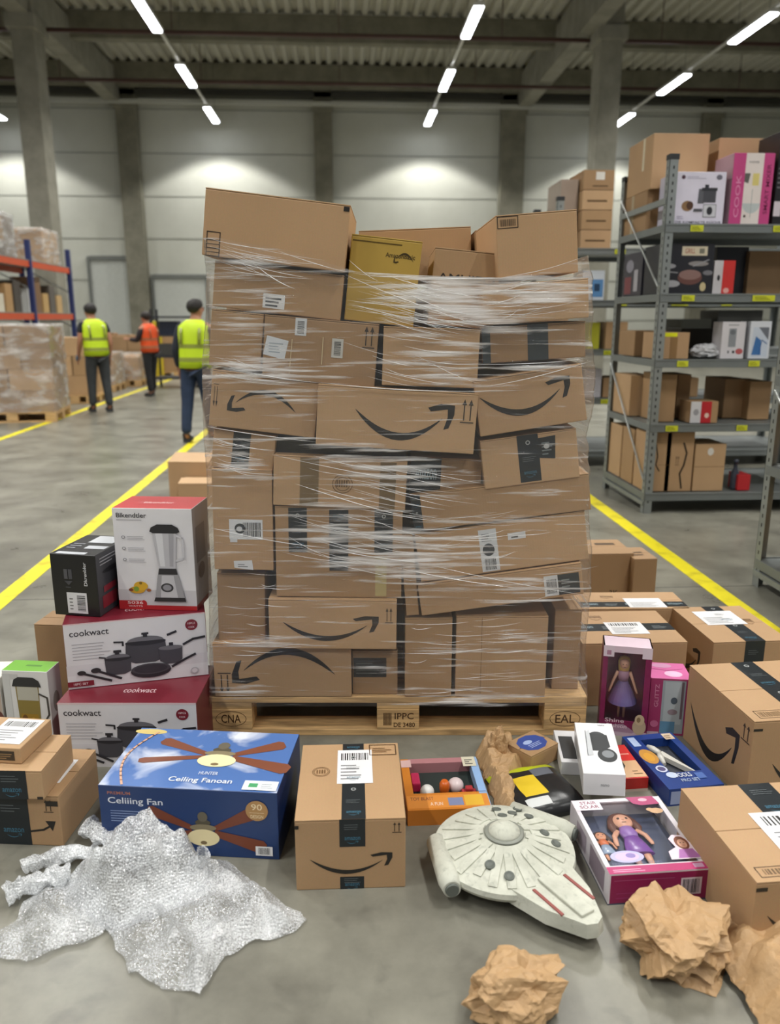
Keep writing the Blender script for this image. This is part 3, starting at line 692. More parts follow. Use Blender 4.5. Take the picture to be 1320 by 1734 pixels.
fan_art(A, .58, .36, .62); A.ell(.885, .73, .062, .15, '#b48a55').text('90', .855, .74, .09, '#f0dcb4', ww=.06).line([(.845, .7), (.925, .7)], .001, '#f0dcb4').text('DESIGN', .85, .62, .05, '#f0dcb4', ww=.07)
A.rect(.87, .06, .965, .2, '#e8e8ea').bars(.885, .08, .95, .18); A.build('front_print')
A = Art(b, 'top'); A.ell(.08, .93, .1, .05, '#d9c47c'); fan_art(A, .58, .52, .78, '#f2e6b4', '#7f4a35')
A.line([(.13-.09*math.sin(t*math.pi), .02+.9*t) for t in [i/14 for i in range(15)]], .006, '#d9a98c')
A.text('Ceiling Fanoan', .37, .08, .09, '#eef2fa', ww=.36).text('HUNTER', .52, .22, .05, '#d4dcec', ww=.11).rect(.8, .02, .99, .16, '#eef0f2').rect(.83, .06, .88, .12, '#4aa06a').para(.9, .05, .97, .13, 3, '#9aa4ad').build('lid_print')
# brown box in front
M_, w, d, h = fit_floor((502, 1508), (686, 1502), 1390, (505, 1262))
b = box('cardboard_box', w, d, h, M_, CB, 'brown delivery carton on the floor right of the blue ceiling fan box', 'box', None, True, .003, 'y')
tape(b, 'front', .4, .61, .635, 1.0, 'tape'); tape(b, 'front', .4, .0, .62, .18, 'tape'); tape(b, 'top', .42, .0, .64, 1.0, 'tape')
Art(b, 'front').smile(.13, .24, .88, .52).build('printed_smile')
Art(b, 'front').arrows(.88, .8, .96, .94).rect(-.0, .88, .035, .93, '#1c1814').build('printed_arrow')
label_on(b, 'top', .37, .43, .72, .9)
A = Art(b, 'top')
for r_ in (.085, .07): A.line([(.21+r_*math.cos(a), .6+r_*.75*math.sin(a)) for a in [i*math.tau/26 for i in range(27)]], .0015, '#6e4f30')
for k in range(4): A.rect(.165+.025*k, .575, .177+.025*k, .625, '#6e4f30')
A.frame(.7, .82, .97, .97, .0025, '#4b341f').para(.73, .86, .93, .94, 3, '#7a5a3a').build('printed_stamp')
# cookware boxes
def cook_art(b):
    A = Art(b, 'front'); G = '#45444a'; G2 = '#2c2b30'; G3 = '#6d6c72'
    A.rect(0, .0, 1, .36, '#d5d2d6').rect(.0, .0, 1, .2, '#dedcdf')
    A.text('cookwact', .04, .8, .095, '#3b3940', ww=.27); A.para(.05, .44, .32, .72, 6, '#a9a7ad', .2)
    A.ell(.895, .82, .045, .085, '#7c2330').text('10PCS', .867, .83, .03, '#e9d5d8', ww=.055).text('COOK', .872, .77, .028, '#e9d5d8', ww=.045)
    # big pot
    A.line([(.34, .66), (.4, .65), (.4, .6)], .006, G2).line([(.72, .7), (.78, .74)], .008, G2)
    A.poly([(.41, .36), (.42, .62), (.7, .62), (.71, .36), (.62, .3), (.48, .3)], G).ell(.56, .62, .145, .05, G2).ell(.56, .64, .13, .075, G3, 0, math.pi).rect(.545, .7, .575, .74, G2).rect(.535, .74, .585, .77, G2)
    # left pot
    A.line([(.23, .45), (.3, .42)], .005, G2); A.poly([(.27, .2), (.265, .41), (.45, .41), (.445, .2), (.4, .16), (.3, .16)], G).ell(.357, .41, .095, .04, G2).ell(.357, .42, .085, .06, G3, 0, math.pi).rect(.34, .47, .37, .5, G2).rect(.33, .5, .385, .54, G2)
    # small pan
    A.line([(.83, .53), (.9, .6), (.985, .62)], .008, G2); A.poly([(.655, .3), (.65, .5), (.82, .5), (.815, .3), (.77, .25), (.7, .25)], G).ell(.735, .5, .087, .035, G3).rect(.725, .53, .755, .58, G2)
    A.line([(.74, .2), (.84, .3), (.91, .36)], .008, G2)
    # frying pan
    A.ell(.585, .17, .145, .11, G2).ell(.585, .2, .14, .085, G).ell(.585, .2, .12, .065, '#35343a')
    A.ell(.1, .24, .03, .035, G2).line([(.11, .23), (.3, .08)], .008, G2).ell(.2, .26, .035, .04, G2).line([(.21, .25), (.37, .1)], .008, G2)
    A.ell(.9, .1, .03, .05, '#b5b3b8').ell(.9, .1, .02, .035, '#d5d2d6').rect(0, 0.04, .18, .12, '#7c2330').text('10PC SET', .04, .06, .035, '#e9d5d8', ww=.1)
    A.line([(0, .995), (1, .995)], .0012, '#d88').build('front_print')
    Art(b, 'top').text('cookwact', .42, .25, .12, '#d8b8bc', ww=.24).build('lid_print')
MR = flat('#6f1f2c', rough=.35)
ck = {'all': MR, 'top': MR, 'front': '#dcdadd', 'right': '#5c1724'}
M_, w, d, h = depth_fit((96, 1190), (332, 1190), 0, .225, .28)
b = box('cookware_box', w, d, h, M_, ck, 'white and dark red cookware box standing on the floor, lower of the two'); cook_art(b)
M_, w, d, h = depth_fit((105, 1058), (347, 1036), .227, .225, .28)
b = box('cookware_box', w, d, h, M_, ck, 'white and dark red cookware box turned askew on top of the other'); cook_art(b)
# blender box
M_, w, d, h = fit_floor((203, 1031), (334, 1034), 860, (232, 840), .4535)
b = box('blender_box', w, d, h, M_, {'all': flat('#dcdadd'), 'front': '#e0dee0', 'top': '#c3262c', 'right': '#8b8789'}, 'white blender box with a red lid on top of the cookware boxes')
A = Art(b, 'front'); A.rect(0, 0, 1, .2, '#c9c6c9').rect(0, 0, 1, .045, '#b3262c').rect(0, .03, .34, .09, '#b3262c').ell(.32, .06, .04, .035, '#b3262c').text('5036', .11, .055, .028, '#f0d8d8', ww=.2).text('WATTS', .12, .028, .014, '#f0d8d8', ww=.18)
A.text('Blkendtler', .05, .91, .045, '#2f2d30', ww=.38).para(.05, .885, .4, .9, 1, '#99979b')
for k in range(3): A.ell(.12, .72-.11*k, .025, .014, '#8e8c90').ell(.12, .72-.11*k, .015, .008, '#d9d7da').para(.17, .695-.11*k, .4, .74-.11*k, 3, '#a5a3a8', .25)
A.ell(.25, .2, .1, .035, '#c9982a').ell(.3, .24, .09, .045, '#d8a92c').ell(.24, .21, .035, .025, '#7b9a3a').ell(.17, .2, .03, .015, '#7d3c22').ell(.4, .2, .03, .015, '#9a5a2a').ell(.3, .27, .02, .014, '#8a6a1a')
A.poly([(.5, .8), (.5, .72), (.55, .42), (.76, .42), (.8, .8)], '#bdbcc0').poly([(.53, .78), (.57, .44), (.63, .44), (.62, .78)], '#d9d9dc').poly([(.7, .78), (.69, .44), (.735, .44), (.765, .78)], '#a3a2a7')
A.line([(.8, .74), (.87, .72), (.87, .52), (.78, .5)], .007, '#c9c8cc'); A.poly([(.46, .78), (.48, .82), (.56, .85), (.75, .85), (.82, .82), (.84, .78), (.8, .765), (.5, .765)], '#2c2b2e')
A.poly([(.53, .34), (.55, .42), (.77, .42), (.79, .34)], '#2e2d31').poly([(.48, .12), (.53, .36), (.79, .36), (.86, .12)], '#9b9a9d').poly([(.55, .13), (.58, .35), (.73, .35), (.77, .13)], '#c2c1c4').poly([(.46, .09), (.48, .13), (.86, .13), (.87, .09)], '#2a292c')
A.ell(.64, .23, .08, .045, '#3a393d').ell(.64, .23, .055, .03, '#8d8c91').build('front_print')
Art(b, 'top').rect(.25, .35, .7, .55, '#c8484c').text('Blkendtler', .3, .4, .12, '#e8c0c0', ww=.38).build('lid_print')
Art(b, 'right').rect(.15, .45, .7, .8, '#6d6769').ell(.4, .35, .2, .08, '#57484a').rect(0, 0, 1, .05, '#7c1f24').build('side_print')
# black box
M_, w, d, h = fit_floor((94, 1040), (170, 1045), 937, (140, 905), .4535)
b = box('appliance_box', w, d, h, M_, {'all': flat('#1c1c1f', rough=.3), 'right': '#3b3b3f'}, 'black appliance box with a white barcode label, left of the red-lidded blender box')
Art(b, 'front').rect(.3, .04, .74, .38, '#d8d8da').bars(.52, .08, .7, .34, vert=False).para(.35, .1, .46, .32, 4, '#777').text('Dkrenbler', .78, .5, .07, '#d8d8da', ww=.38, rot=1).rect(.28, .6, .36, .76, '#55555a').rect(.38, .6, .46, .76, '#4a4a50').poly([(.28, .57), (.46, .57), (.37, .5)], '#4a4a50').para(.3, .46, .5, .5, 1, '#4a4a50').build('front_print')
Art(b, 'top').rect(.1, .02, .75, .12, '#b9bcc2').rect(.5, .3, .95, .45, '#b9bcc2').rect(.35, .6, .9, .95, '#c6c9ce').para(.1, .3, .4, .6, 3, '#8c8f95').build('lid_print')
Art(b, 'right').para(.1, .8, .6, .95, 3, '#9a9a9e').ell(.4, .68, .25, .04, '#1c1c1f').rect(.1, .1, .5, .3, '#7e2530').rect(.15, .35, .5, .45, '#7e2530').rect(.6, .1, .9, .6, '#5d5d62').build('side_print')
# box behind
M_, w, d, h = fit_top((57, 1057), (150, 1060), (98, 1034), 0, .36)
box('cardboard_box', w, d, h, M_, CB4, 'plain brown carton half hidden behind the left side of the cookware boxes')
# green blender box
M_, w, d, h = fit_top((2, 1135), (79, 1138), (16, 1117), 0, .3)
b = box('blender_box', w, d, h, M_, {'all': flat('#d5d5d3'), 'front': '#dcdcda', 'top': '#6fae2f', 'right': '#b5b5b3'}, 'white jug blender box with a bright green lid at the left edge')
A = Art(b, 'front'); A.rect(0, .9, .35, .96, '#c5c5c3').rect(.0, .0, .16, .96, '#c9cac8'); A.poly([(.3, .3), (.27, .82), (.78, .82), (.76, .3)], '#8c7a3c').poly([(.34, .3), (.33, .5), (.72, .5), (.72, .3)], '#a07c26').rect(.3, .66, .76, .82, '#b8b6a8').ell(.42, .44, .06, .05, '#6f4b1c').ell(.6, .4, .07, .06, '#c09a2a').line([(.78, .74), (.95, .7), (.96, .5), (.86, .42), (.78, .42)], .006, '#4b4742').poly([(.2, .82), (.25, .9), (.35, .93), (.68, .93), (.8, .89), (.84, .82)], '#2f2f31').rect(.28, .2, .78, .3, '#2f2f31').build('front_print')
Art(b, 'top').rect(.4, .45, .75, .6, '#4c8420').build('lid_print')
Art(b, 'right').ell(.5, .6, .25, .12, '#7c7a74').build('side_print')
M_, w, d, h = depth_fit((-75, 1152), (-2, 1150), 0, .27, .14)
b = box('appliance_box', w, d, h, M_, {'all': flat('#c9c7c0'), 'top': '#dcdccf', 'front': '#b9a99a'}, 'pale printed box cut off by the left edge beside the green-lidded blender box')
Art(b, 'front').ell(.85, .4, .2, .2, '#6a4038').build('front_print')
# three cartons in the lower left corner
M_, w, d, h1 = fit_floor((-110, 1424), (108, 1433), 1340, (189, 1270))
b = box('cardboard_box', w, d, h1, M_, CB, 'brown delivery carton at the bottom of the small left corner stack, smile on its front')
tape(b, 'front', .5, .0, .76, 1.0); label_on(b, 'top', .66, .25, .93, .75, False)
Art(b, 'front').line([(.76, .28), (.86, .32), (.93, .42)], .006, '#25221f').poly([(.88, .5), (.96, .5), (.93, .3)], '#25221f').arrows(.88, .68, .95, .92).rect(.9, .8, .99, .9, '#2c2620').build('printed_smile')
M_, w, d, h2 = fit_floor((-90, 1351), (75, 1354), 1303, (101, 1244), h1+.0015)
b = box('cardboard_box', w, d, h2, M_, CB3, 'brown carton with black tape in the middle of the small left corner stack')
tape(b, 'front', .52, .0, .84, 1.0); Art(b, 'front').rect(.93, .0, .99, .1, '#2c2620').build('printed_mark')
M_, w, d, h3 = fit_floor((-70, 1288), (37, 1294), 1262, (91, 1218), h1+h2+.003)
b = box('cardboard_box', w, d, h3, M_, CB3, 'thin brown carton with a long white label on top of the left corner stack', 'box', None, False)
label_on(b, 'top', .32, .12, .93, .94); Art(b, 'front').rect(.6, .2, .9, .8, '#3a3128').para(.64, .3, .86, .7, 3, '#a08058').build('printed_mark')
# open cartons farther back
for (Ap, Bp, yt, dd, lb) in (((288, 848), (357, 849), 783, .45, 'opened brown carton on the floor behind the red-lidded blender box'), ((304, 862), (372, 862), 820, .25, 'low brown carton with white edge in front of the opened far carton')):
    a = atz(*Ap); q = atz(*Bp); e = q-a; hh = hgt(a, yt); w = e.length; rz = math.atan2(e.y, e.x); nv = Vector((-e.y, e.x, 0)).normalized(); c = a+e/2+nv*dd/2
    root = empty('cardboard_box', c, rz, lb, 'box'); o = bmesh.new(); t = .006
    bx(o, -w/2, -dd/2, 0, w/2, dd/2, t); bx(o, -w/2, -dd/2, t, w/2, -dd/2+t, hh); bx(o, -w/2, dd/2-t, t, w/2, dd/2, hh); bx(o, -w/2, -dd/2+t, t, -w/2+t, dd/2-t, hh); bx(o, w/2-t, -dd/2+t, t, w/2, dd/2-t, hh)
    link('box_body', o, CB, root)
    o = bmesh.new(); bx(o, -w/2, 0, 0, w/2, dd*.45, t, M=MT((0, -dd/2, hh), rx=math.radians(12))); link('flap', o, CB3, root)
    o = bmesh.new(); bx(o, -w/2, -dd*.45, 0, w/2, 0, t, M=MT((0, dd/2, hh), rx=math.radians(-8))); link('flap', o, CB3, root)
# ================================================================== THINGS ON THE FLOOR, RIGHT
def logo_top(b, x, y, w_=.12):
    A = Art(b, 'top'); A.smile(x, y, x+w_, y+.08, '#7a5a3a').text('amazon', x, y+.07, .08, '#7a5a3a', ww=w_); A.build('printed_logo')
M_, w, d, h = depth_fit((997, 938), (1073, 937), 0, .3, .25)
b = box('cardboard_box', w, d, h, M_, CB4, 'brown carton farthest back on the floor right of the stack, larger of that pair')
Art(b, 'front').text('3K', .5, .3, .08, '#2c251d', ww=.2).build('printed_text'); Art(b, 'top').rect(.35, .6, .8, .75, '#4f3c28').build('printed_mark')
M_, w, d, h = depth_fit((1074, 947), (1113, 946), 0, .285, .2)
b = box('cardboard_box', w, d, h, M_, CB4, 'narrow brown carton farthest back on the floor, nearest the yellow line')
Art(b, 'top').para(.1, .3, .8, .7, 2, '#5a452e', .5).build('printed_mark')
M_, w, d, h = depth_fit((986, 1031), (1168, 1030), 0, .25, .2)
b = box('cardboard_box', w, d, h, M_, CB, 'flat brown carton behind the boxed doll, farther of the two with labelled lids')
tape(b, 'top', .0, .1, 1.0, .4, along='h'); label_on(b, 'top', .45, .05, .8, .6, False); logo_top(b, .25, .62)
M_, w, d, h = depth_fit((986, 1090), (1164, 1087), 0, .25, .325)
b = box('cardboard_box', w, d, h, M_, CB, 'flat brown carton directly behind the boxed doll, black tape and label across its lid')
tape(b, 'top', .0, .36, 1.0, .58, along='h'); label_on(b, 'top', .35, .25, .72, .62, True); logo_top(b, .25, .7)
M_, w, d, h = side_fit((1208, 1088), (1137, 1029), 0, .25, .29)
b = box('cardboard_box', w, d, h, M_, CB, 'brown carton with black tape, label and a side smile next to the yellow line')
tape(b, 'top', .42, .0, .68, 1.0); tape(b, 'front', .42, .35, .68, 1.0); label_on(b, 'top', .2, .45, .75, .85, False); Art(b, 'left').smile(.1, .25, .75, .7).build('printed_smile'); logo_top(b, .75, .45)
M_, w, d, h = side_fit((1277, 1222), (1167, 1126), 0, .27, .36)
b = box('cardboard_box', w, d, h, M_, CB, 'large brown carton at the right edge with smiles on its side and front')
tape(b, 'top', .4, .0, .62, 1.0); Art(b, 'left').smile(.08, .12, .84, .72).arrows(.86, .7, .97, .9).build('printed_smile')
Art(b, 'front').smile(.2, .15, .85, .6).rect(.0, .88, .08, .91, '#241f1a').build('printed_smile'); Art(b, 'top').frame(.08, .04, .36, .15, .0025, '#5a452e').bars(.1, .06, .34, .13, '#7a6040').build('printed_marks')
M_, w, d, h = side_fit((1281, 1495), (1152, 1335), 0, .2, .34)
b = box('cardboard_box', w, d, h, M_, CB, 'brown carton in the lower right corner with black tape and a big white label')
tape(b, 'top', .46, .0, .72, 1.0); label_on(b, 'top', .34, .2, .95, .66); Art(b, 'front').smile(.1, .2, .8, .7).rect(.0, .88, .08, .93, '#241f1a').build('printed_smile')
Art(b, 'top').frame(.06, .04, .42, .13, .0025, '#4a3826').bars(.1, .06, .4, .11, '#6b543a').build('printed_marks')
# standing doll in window box
SKIN = '#dba88c'
M_, w, d, h = fit_floor((1012, 1238), (1092, 1246), 1089, (1018, 1078))
d = .09
def window_box(M_, w, d, h, label, fr, back, inner, rim=.05, z_open='front', name='doll_box'):
    e = box(name, w, d, h, M_, {'all': flat(fr, rough=.35)}, label)
    return e
MG = '#7a1f4c'
root = empty('doll_box'); root.matrix_local = M_; tag(root, 'tall magenta window box standing on the floor with a blonde doll in a lilac dress', 'doll box')
o = bmesh.new(); t = .004
bx(o, -w/2, d/2-t, 0, w/2, d/2, h, 0); bx(o, -w/2, -d/2, 0, -w/2+t, d/2-t, h, 0); bx(o, w/2-t, -d/2, 0, w/2, d/2-t, h, 0); bx(o, -w/2+t, -d/2, 0, w/2-t, d/2-t, t, 0); bx(o, -w/2, -d/2, h-t, w/2, d/2, h, 1)
bx(o, -w/2+t, -d/2, t, w/2-t, -d/2+t, h*.17, 0); bx(o, -w/2+t, -d/2, h*.93, w/2-t, -d/2+t, h-t, 1); bx(o, -w/2+t, -d/2, h*.17, -w/2+.016, -d/2+t, h*.93, 0); bx(o, w/2-.02, -d/2, h*.17, w/2-t, -d/2+t, h*.93, 0)
link('box_shell', o, [flat(MG, rough=.35, var=.12, scale=40), flat('#d9c3cf', rough=.35)], root)
root['size'] = (w, d, h)
A = Art(root, 'front'); A.rect(0, .88, .22, 1, '#d8c8d2').rect(.8, .88, 1, 1, '#d8c8d2').rect(.07, .9, .16, .95, '#a97e94').rect(.0, .0, 1, .06, '#b9a0b0').poly([(.0, .05), (0, .1), (.5, .14), (.75, .06), (.7, .04)], '#9c7a90'); A.text('Shine', .12, .15, .045, '#dfc3d0', ww=.4).text('Fashion', .16, .09, .045, '#dfc3d0', ww=.42)
A.ell(.84, .12, .14, .09, '#b59f86').ell(.84, .2, .1, .06, '#c4ad8e').ell(.82, .2, .04, .03, '#8a7355').para(.05, .01, .5, .04, 2, '#7c2a50'); A.build('front_print')
o = bmesh.new(); yq = -d/2+.001; pane(o, (-w/2+.016, yq, h*.17), (w/2-.02, yq, h*.17), (w/2-.02, yq, h*.93), (-w/2+.016, yq, h*.93))
link('window', o, film('box_window', milk=(.9, .95), base=.02, bump=.1), root)
o = bmesh.new()    # doll body
zz = h*.17
for s_ in (-1, 1):
    tube(o, [(s_*.009, 0, zz-.01), (s_*.009, 0, zz+.03), (s_*.01, 0, zz+.06)], [.004, .005, .007], 8)
    tube(o, [(s_*.02, 0, h*.66), (s_*.033, -.004, h*.56), (s_*.044, -.012, h*.47), (s_*.048, -.014, h*.44)], [.006, .005, .0042, .003], 8)
lathe(o, [(.006, h*.66), (.0055, h*.7)], 10); lathe(o, [(.004, h*.695), (.013, h*.715), (.0165, h*.745), (.0155, h*.785), (.006, h*.81)], 16, cy_=-.002)
doll = tag(empty('fashion_doll'), 'blonde doll in a lilac dress inside the tall magenta box', 'doll'); doll.matrix_local = M_ @ Matrix.Translation((-.004, .005, 0))
link('body', o, flat(SKIN, rough=.4), doll)
o = bmesh.new(); lathe(o, [(.05, h*.33), (.046, h*.37), (.036, h*.44), (.02, h*.53), (.016, h*.56)], 22, smooth=False); link('skirt', o, flat('#6d5c93', rough=.5), doll)
o = bmesh.new(); lathe(o, [(.0158, h*.56), (.019, h*.62), (.018, h*.665), (.008, h*.672)], 16, ey=.75); link('bodice', o, flat('#b48aa0', rough=.4), doll)
o = bmesh.new(); lathe(o, [(.018, h*.66), (.02, h*.72), (.0205, h*.77), (.016, h*.81), (.006, h*.825)], 16, cy_=.007, ey=.8); link('hair', o, flat('#e6c473', rough=.45), doll)
o = bmesh.new()
for s_ in (-1, 1): lathe(o, [(.0005, 0), (.002, .001), (.0005, .003)], 8, cx=s_*.0055, cy_=-.0175, z0=h*.755)
bx(o, -.003, -.0178, h*.728, .003, -.0165, h*.731); link('face_paint', o, flat('#4a2a28'), doll)
# pink box
M_, w, d, h = fit_floor((1094, 1243), (1163, 1247), 1148, (1098, 1121))
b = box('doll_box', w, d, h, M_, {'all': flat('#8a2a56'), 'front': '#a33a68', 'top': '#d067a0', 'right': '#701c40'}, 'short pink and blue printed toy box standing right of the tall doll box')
A = Art(b, 'front'); A.rect(.3, .04, .86, .97, '#9aa5ab').rect(.36, .2, .8, .95, '#adb7bb').rect(.76, .3, .82, .95, '#6d5f66').rect(.3, .04, .66, .25, '#5f8cac').ell(.6, .62, .08, .06, '#4d5963').ell(.58, .42, .12, .05, '#8e7f86').text('GLITTZ', .22, .5, .1, '#d68fae', ww=.4, rot=1).ell(.16, .2, .1, .06, '#c46a92').rect(0, 0, .28, .06, '#c8b0c0').build('front_print')
Art(b, 'top').ell(.4, .8, .25, .14, '#c98fb2').ell(.6, .3, .22, .18, '#e6b8d4').line([(.1, .6), (.5, .5), (.9, .65)], .003, '#b2497f').build('lid_print')
# lying doll box with relief dolls behind a window
M_, w, d, h = fit_floor((1028, 1533), (1196, 1522), 1481, (967, 1356))
root = empty('doll_box'); root.matrix_local = M_; root['size'] = (w, d, h); tag(root, 'white and magenta window box lying on the floor with a doll in a purple dress', 'doll box')
o = bmesh.new(); t = .004; x0, x1, y0, y1 = -w/2+.012, w/2-.014, -d/2+.03, d/2-.014
bx(o, -w/2, -d/2, 0, w/2, d/2, t, 1); bx(o, -w/2, -d/2, t, -w/2+t, d/2, h-t, 0); bx(o, w/2-t, -d/2, t, w/2, d/2, h-t, 0); bx(o, -w/2+t, d/2-t, t, w/2-t, d/2, h-t, 0); bx(o, -w/2+t, -d/2, t, w/2-t, -d/2+t, h-t, 2)
bx(o, -w/2, -d/2, h-t, x0, d/2, h, 0); bx(o, x1, -d/2, h-t, w/2, d/2, h, 0); bx(o, x0, y1, h-t, x1, d/2, h, 0); bx(o, x0, -d/2, h-t, x1, y0, h, 0)
bx(o, x0, y0, h*.45, x1, y1, h*.5, 1)
link('box_shell', o, [flat('#d9d3da', rough=.3), flat('#3d4660', rough=.4, var=.15, scale=12), flat('#8e1f52', rough=.3)], root)
A = Art(root, 'top'); A.rect(0, 0, 1, .085, '#b0306a').para(.05, .02, .5, .06, 2, '#dba6c2').rect(.86, .02, .96, .07, '#c9a0c0'); A.text('FRIENDS   THE   STARS', .08, .1, .028, '#6d6f8c', ww=.5)
A.rect(0, .84, .3, .99, '#e0d8de').text('STAIR', .08, .925, .045, '#7c2a48', ww=.18).text('SO.AR', .06, .865, .045, '#7c2a48', ww=.21); A.poly([(.62, 1), (.66, .9), (.74, .87), (.95, .88), (.92, 1)], '#a8436e').ell(.79, .95, .05, .025, '#e6a8b8')
A.ell(.86, .78, .075, .04, '#c9a27c').ell(.8, .8, .04, .025, '#c9a27c')
A.ell(.26, .19, .17, .075, '#b4b0d8').ell(.26, .19, .12, .05, '#d0b4dc').ell(.3, .2, .05, .03, '#8f7fb8')
# inset portrait of another generic doll at the lower right
A.poly([(.68, .12), (.7, .22), (.8, .27), (.78, .38), (.84, .43), (.93, .42), (.99, .3), (.99, .12)], '#e0d0dc').ell(.89, .32, .07, .085, '#7a4632').ell(.89, .31, .045, .055, '#d6a48c').poly([(.76, .13), (.82, .24), (.96, .24), (.99, .13)], '#a56aa8').ell(.875, .32, .007, .007, '#33201c').ell(.91, .32, .007, .007, '#33201c').line([(.88, .285), (.905, .285)], .0012, '#9a3a3a')
A.build('lid_print')
Art(root, 'front').rect(.72, .2, .93, .75, '#d9c8d2').bars(.74, .25, .91, .7).para(.08, .2, .6, .5, 2, '#a8447c', .12).line([(.05, .78), (.65, .78)], .001, '#c26a9a').build('front_print')
Art(root, 'left').rect(.55, .15, .9, .85, '#8d7f8c').rect(.2, .2, .45, .8, '#a497a4').build('side_print')
o = bmesh.new(); pane(o, (x0, y0, h-.003), (x1, y0, h-.003), (x1, y1, h-.003), (x0, y1, h-.003)); link('window', o, film('box_window'), root)
def toy_doll(nm, lb, M2, s_, skin, hair, dress, dress2, zs_=.45):
    e = tag(empty(nm), lb, 'doll'); e.matrix_local = M2 @ Matrix.Diagonal((s_, s_, s_*zs_, 1))
    o = bmesh.new()
    for q in (-1, 1):
        tube(o, [(q*.017, -.1, .012), (q*.018, -.06, .014), (q*.018, -.02, .016)], [.008, .011, .013], 10)
        tube(o, [(q*.028, .045, .018), (q*.045, .02, .02), (q*.05, -.01, .02), (q*.05, -.02, .02)], [.009, .008, .007, .005], 8)
    bmesh.ops.create_uvsphere(o, u_segments=20, v_segments=14, radius=1, matrix=Matrix.Translation((0, .082, .024)) @ Matrix.Diagonal((.03, .032, .026, 1)))
    bmesh.ops.create_uvsphere(o, u_segments=8, v_segments=6, radius=.004, matrix=Matrix.Translation((0, .078, .05)))
    link('body', o, flat(skin, rough=.35), e, None, True)
    o = bmesh.new(); bmesh.ops.create_uvsphere(o, u_segments=20, v_segments=14, radius=1, matrix=Matrix.Translation((0, .088, .016)) @ Matrix.Diagonal((.04, .038, .026, 1)))
    for q in (-1, 1): tube(o, [(q*.03, .09, .02), (q*.038, .06, .018), (q*.034, .03, .016)], [.012, .013, .006], 8)
    link('hair', o, flat(hair, rough=.5), e, None, True)
    o = bmesh.new(); tube(o, [(0, .055, .02), (0, .03, .02), (0, .01, .02)], [.02, .026, .022], 14); link('bodice', o, flat(dress2, rough=.35), e)
    o = bmesh.new(); tube(o, [(0, .012, .02), (0, -.02, .02), (0, -.06, .02)], [.022, .032, .04], 14, ry=.02); link('skirt', o, flat(dress, rough=.25), e)
    o = bmesh.new()
    for q in (-1, 1): bmesh.ops.create_uvsphere(o, u_segments=8, v_segments=6, radius=.0045, matrix=Matrix.Translation((q*.012, .084, .0475)))
    bx(o, -.006, .066, .047, .006, .068, .049); link('face_paint', o, flat('#3a2522'), e)
    return e
B9 = M_ @ Matrix.Translation((0, 0, h*.5))
toy_doll('toy_doll', 'long-haired doll in a shiny purple dress inside the lying box', B9 @ Matrix.Translation((.0, .015, .0)), min(1, d*.0042/.0011*.0 + d/.30)*.95, '#cf9a80', '#5d3428', '#7d4fa0', '#8f6ab0')
toy_doll('toy_doll', 'small doll with an orange top at the left inside the lying box', B9 @ Matrix.Translation((-.31*w, .0, 0)), d/.30*.5, '#c88a68', '#3c2420', '#8fa0b8', '#c8683a')
# blue tool set box
M_, w, d, h = fit_floor((1130, 1366), (1222, 1356), 1337, (1068, 1246))
root = empty('tool_set_box'); root.matrix_local = M_; root['size'] = (w, d, h); tag(root, 'blue printed window box with white shears lying beside the big right carton', 'tool box')
o = bmesh.new(); x0, x1, y0, y1 = -w*.22, w*.36, -d*.24, d*.4
bx(o, -w/2, -d/2, 0, w/2, d/2, h*.45, 0); bx(o, -w/2, -d/2, h*.45, x0, d/2, h, 0); bx(o, x1, -d/2, h*.45, w/2, d/2, h, 0); bx(o, x0, y1, h*.45, x1, d/2, h, 0); bx(o, x0, -d/2, h*.45, x1, y0, h, 0); bx(o, x0, y0, h*.45, x1, y1, h*.46, 1)
link('box_shell', o, [flat('#1d3a7c', rough=.3, var=.1), flat('#2a2d35')], root)
A = Art(root, 'top'); A.ell(-.0+.16, .58, .15, .14, '#c08a3c').ell(.16, .57, .09, .08, '#d49a38').rect(.06, .78, .2, .96, '#a9b9d8').rect(.76, .86, .95, .98, '#cdb9a0').para(.78, .88, .93, .96, 2, '#8c7458', .5)
A.ell(.18, .34, .1, .06, '#c4c8dc').ell(.18, .34, .07, .04, '#4a4470').ell(.26, .22, .1, .05, '#b9c6dc'); A.text('TOOLS', .3, .17, .07, '#cfd4d8', ww=.3).text('PRO SET', .34, .09, .05, '#9fb0c8', ww=.34).rect(.66, .12, .82, .22, '#3e5fa0').build('lid_print')
Art(root, 'front').rect(.04, .1, .3, .85, '#8f9cc0').build('front_print')
o = bmesh.new(); z_ = h*.7
def blade(o, x0_, y0_, x1_, y1_, w0, w1):
    a = Vector((x0_, y0_, 0)); b_ = Vector((x1_, y1_, 0)); t_ = (b_-a).normalized(); q = Vector((-t_.y, t_.x, 0)); vs = []
    for zq in (h*.52, h*.8): vs.append([o.verts.new(p+Vector((0, 0, zq))) for p in (a-q*w0, b_-q*w1, b_+q*w1, a+q*w0)])
    o.faces.new(vs[0][::-1]); o.faces.new(vs[1])
    for k in range(4): o.faces.new((vs[0][k], vs[0][(k+1) % 4], vs[1][(k+1) % 4], vs[1][k]))
blade(o, -.01*w, .2*d, .3*w, -.2*d, .012, .002); tube(o, [(.0, .2*d, z_), (-.06*w, .3*d, z_), (-.12*w, .35*d, z_)], [.009, .011, .008], 8); tube(o, [(-.02*w, .2*d, z_), (-.08*w, .1*d, z_), (-.1*w, -.0*d, z_)], [.008, .012, .006], 8)
tag(link('shears', o, flat('#c9c6bd', rough=.3), None, M_), 'white-handled shears in the window of the blue box', 'shears')
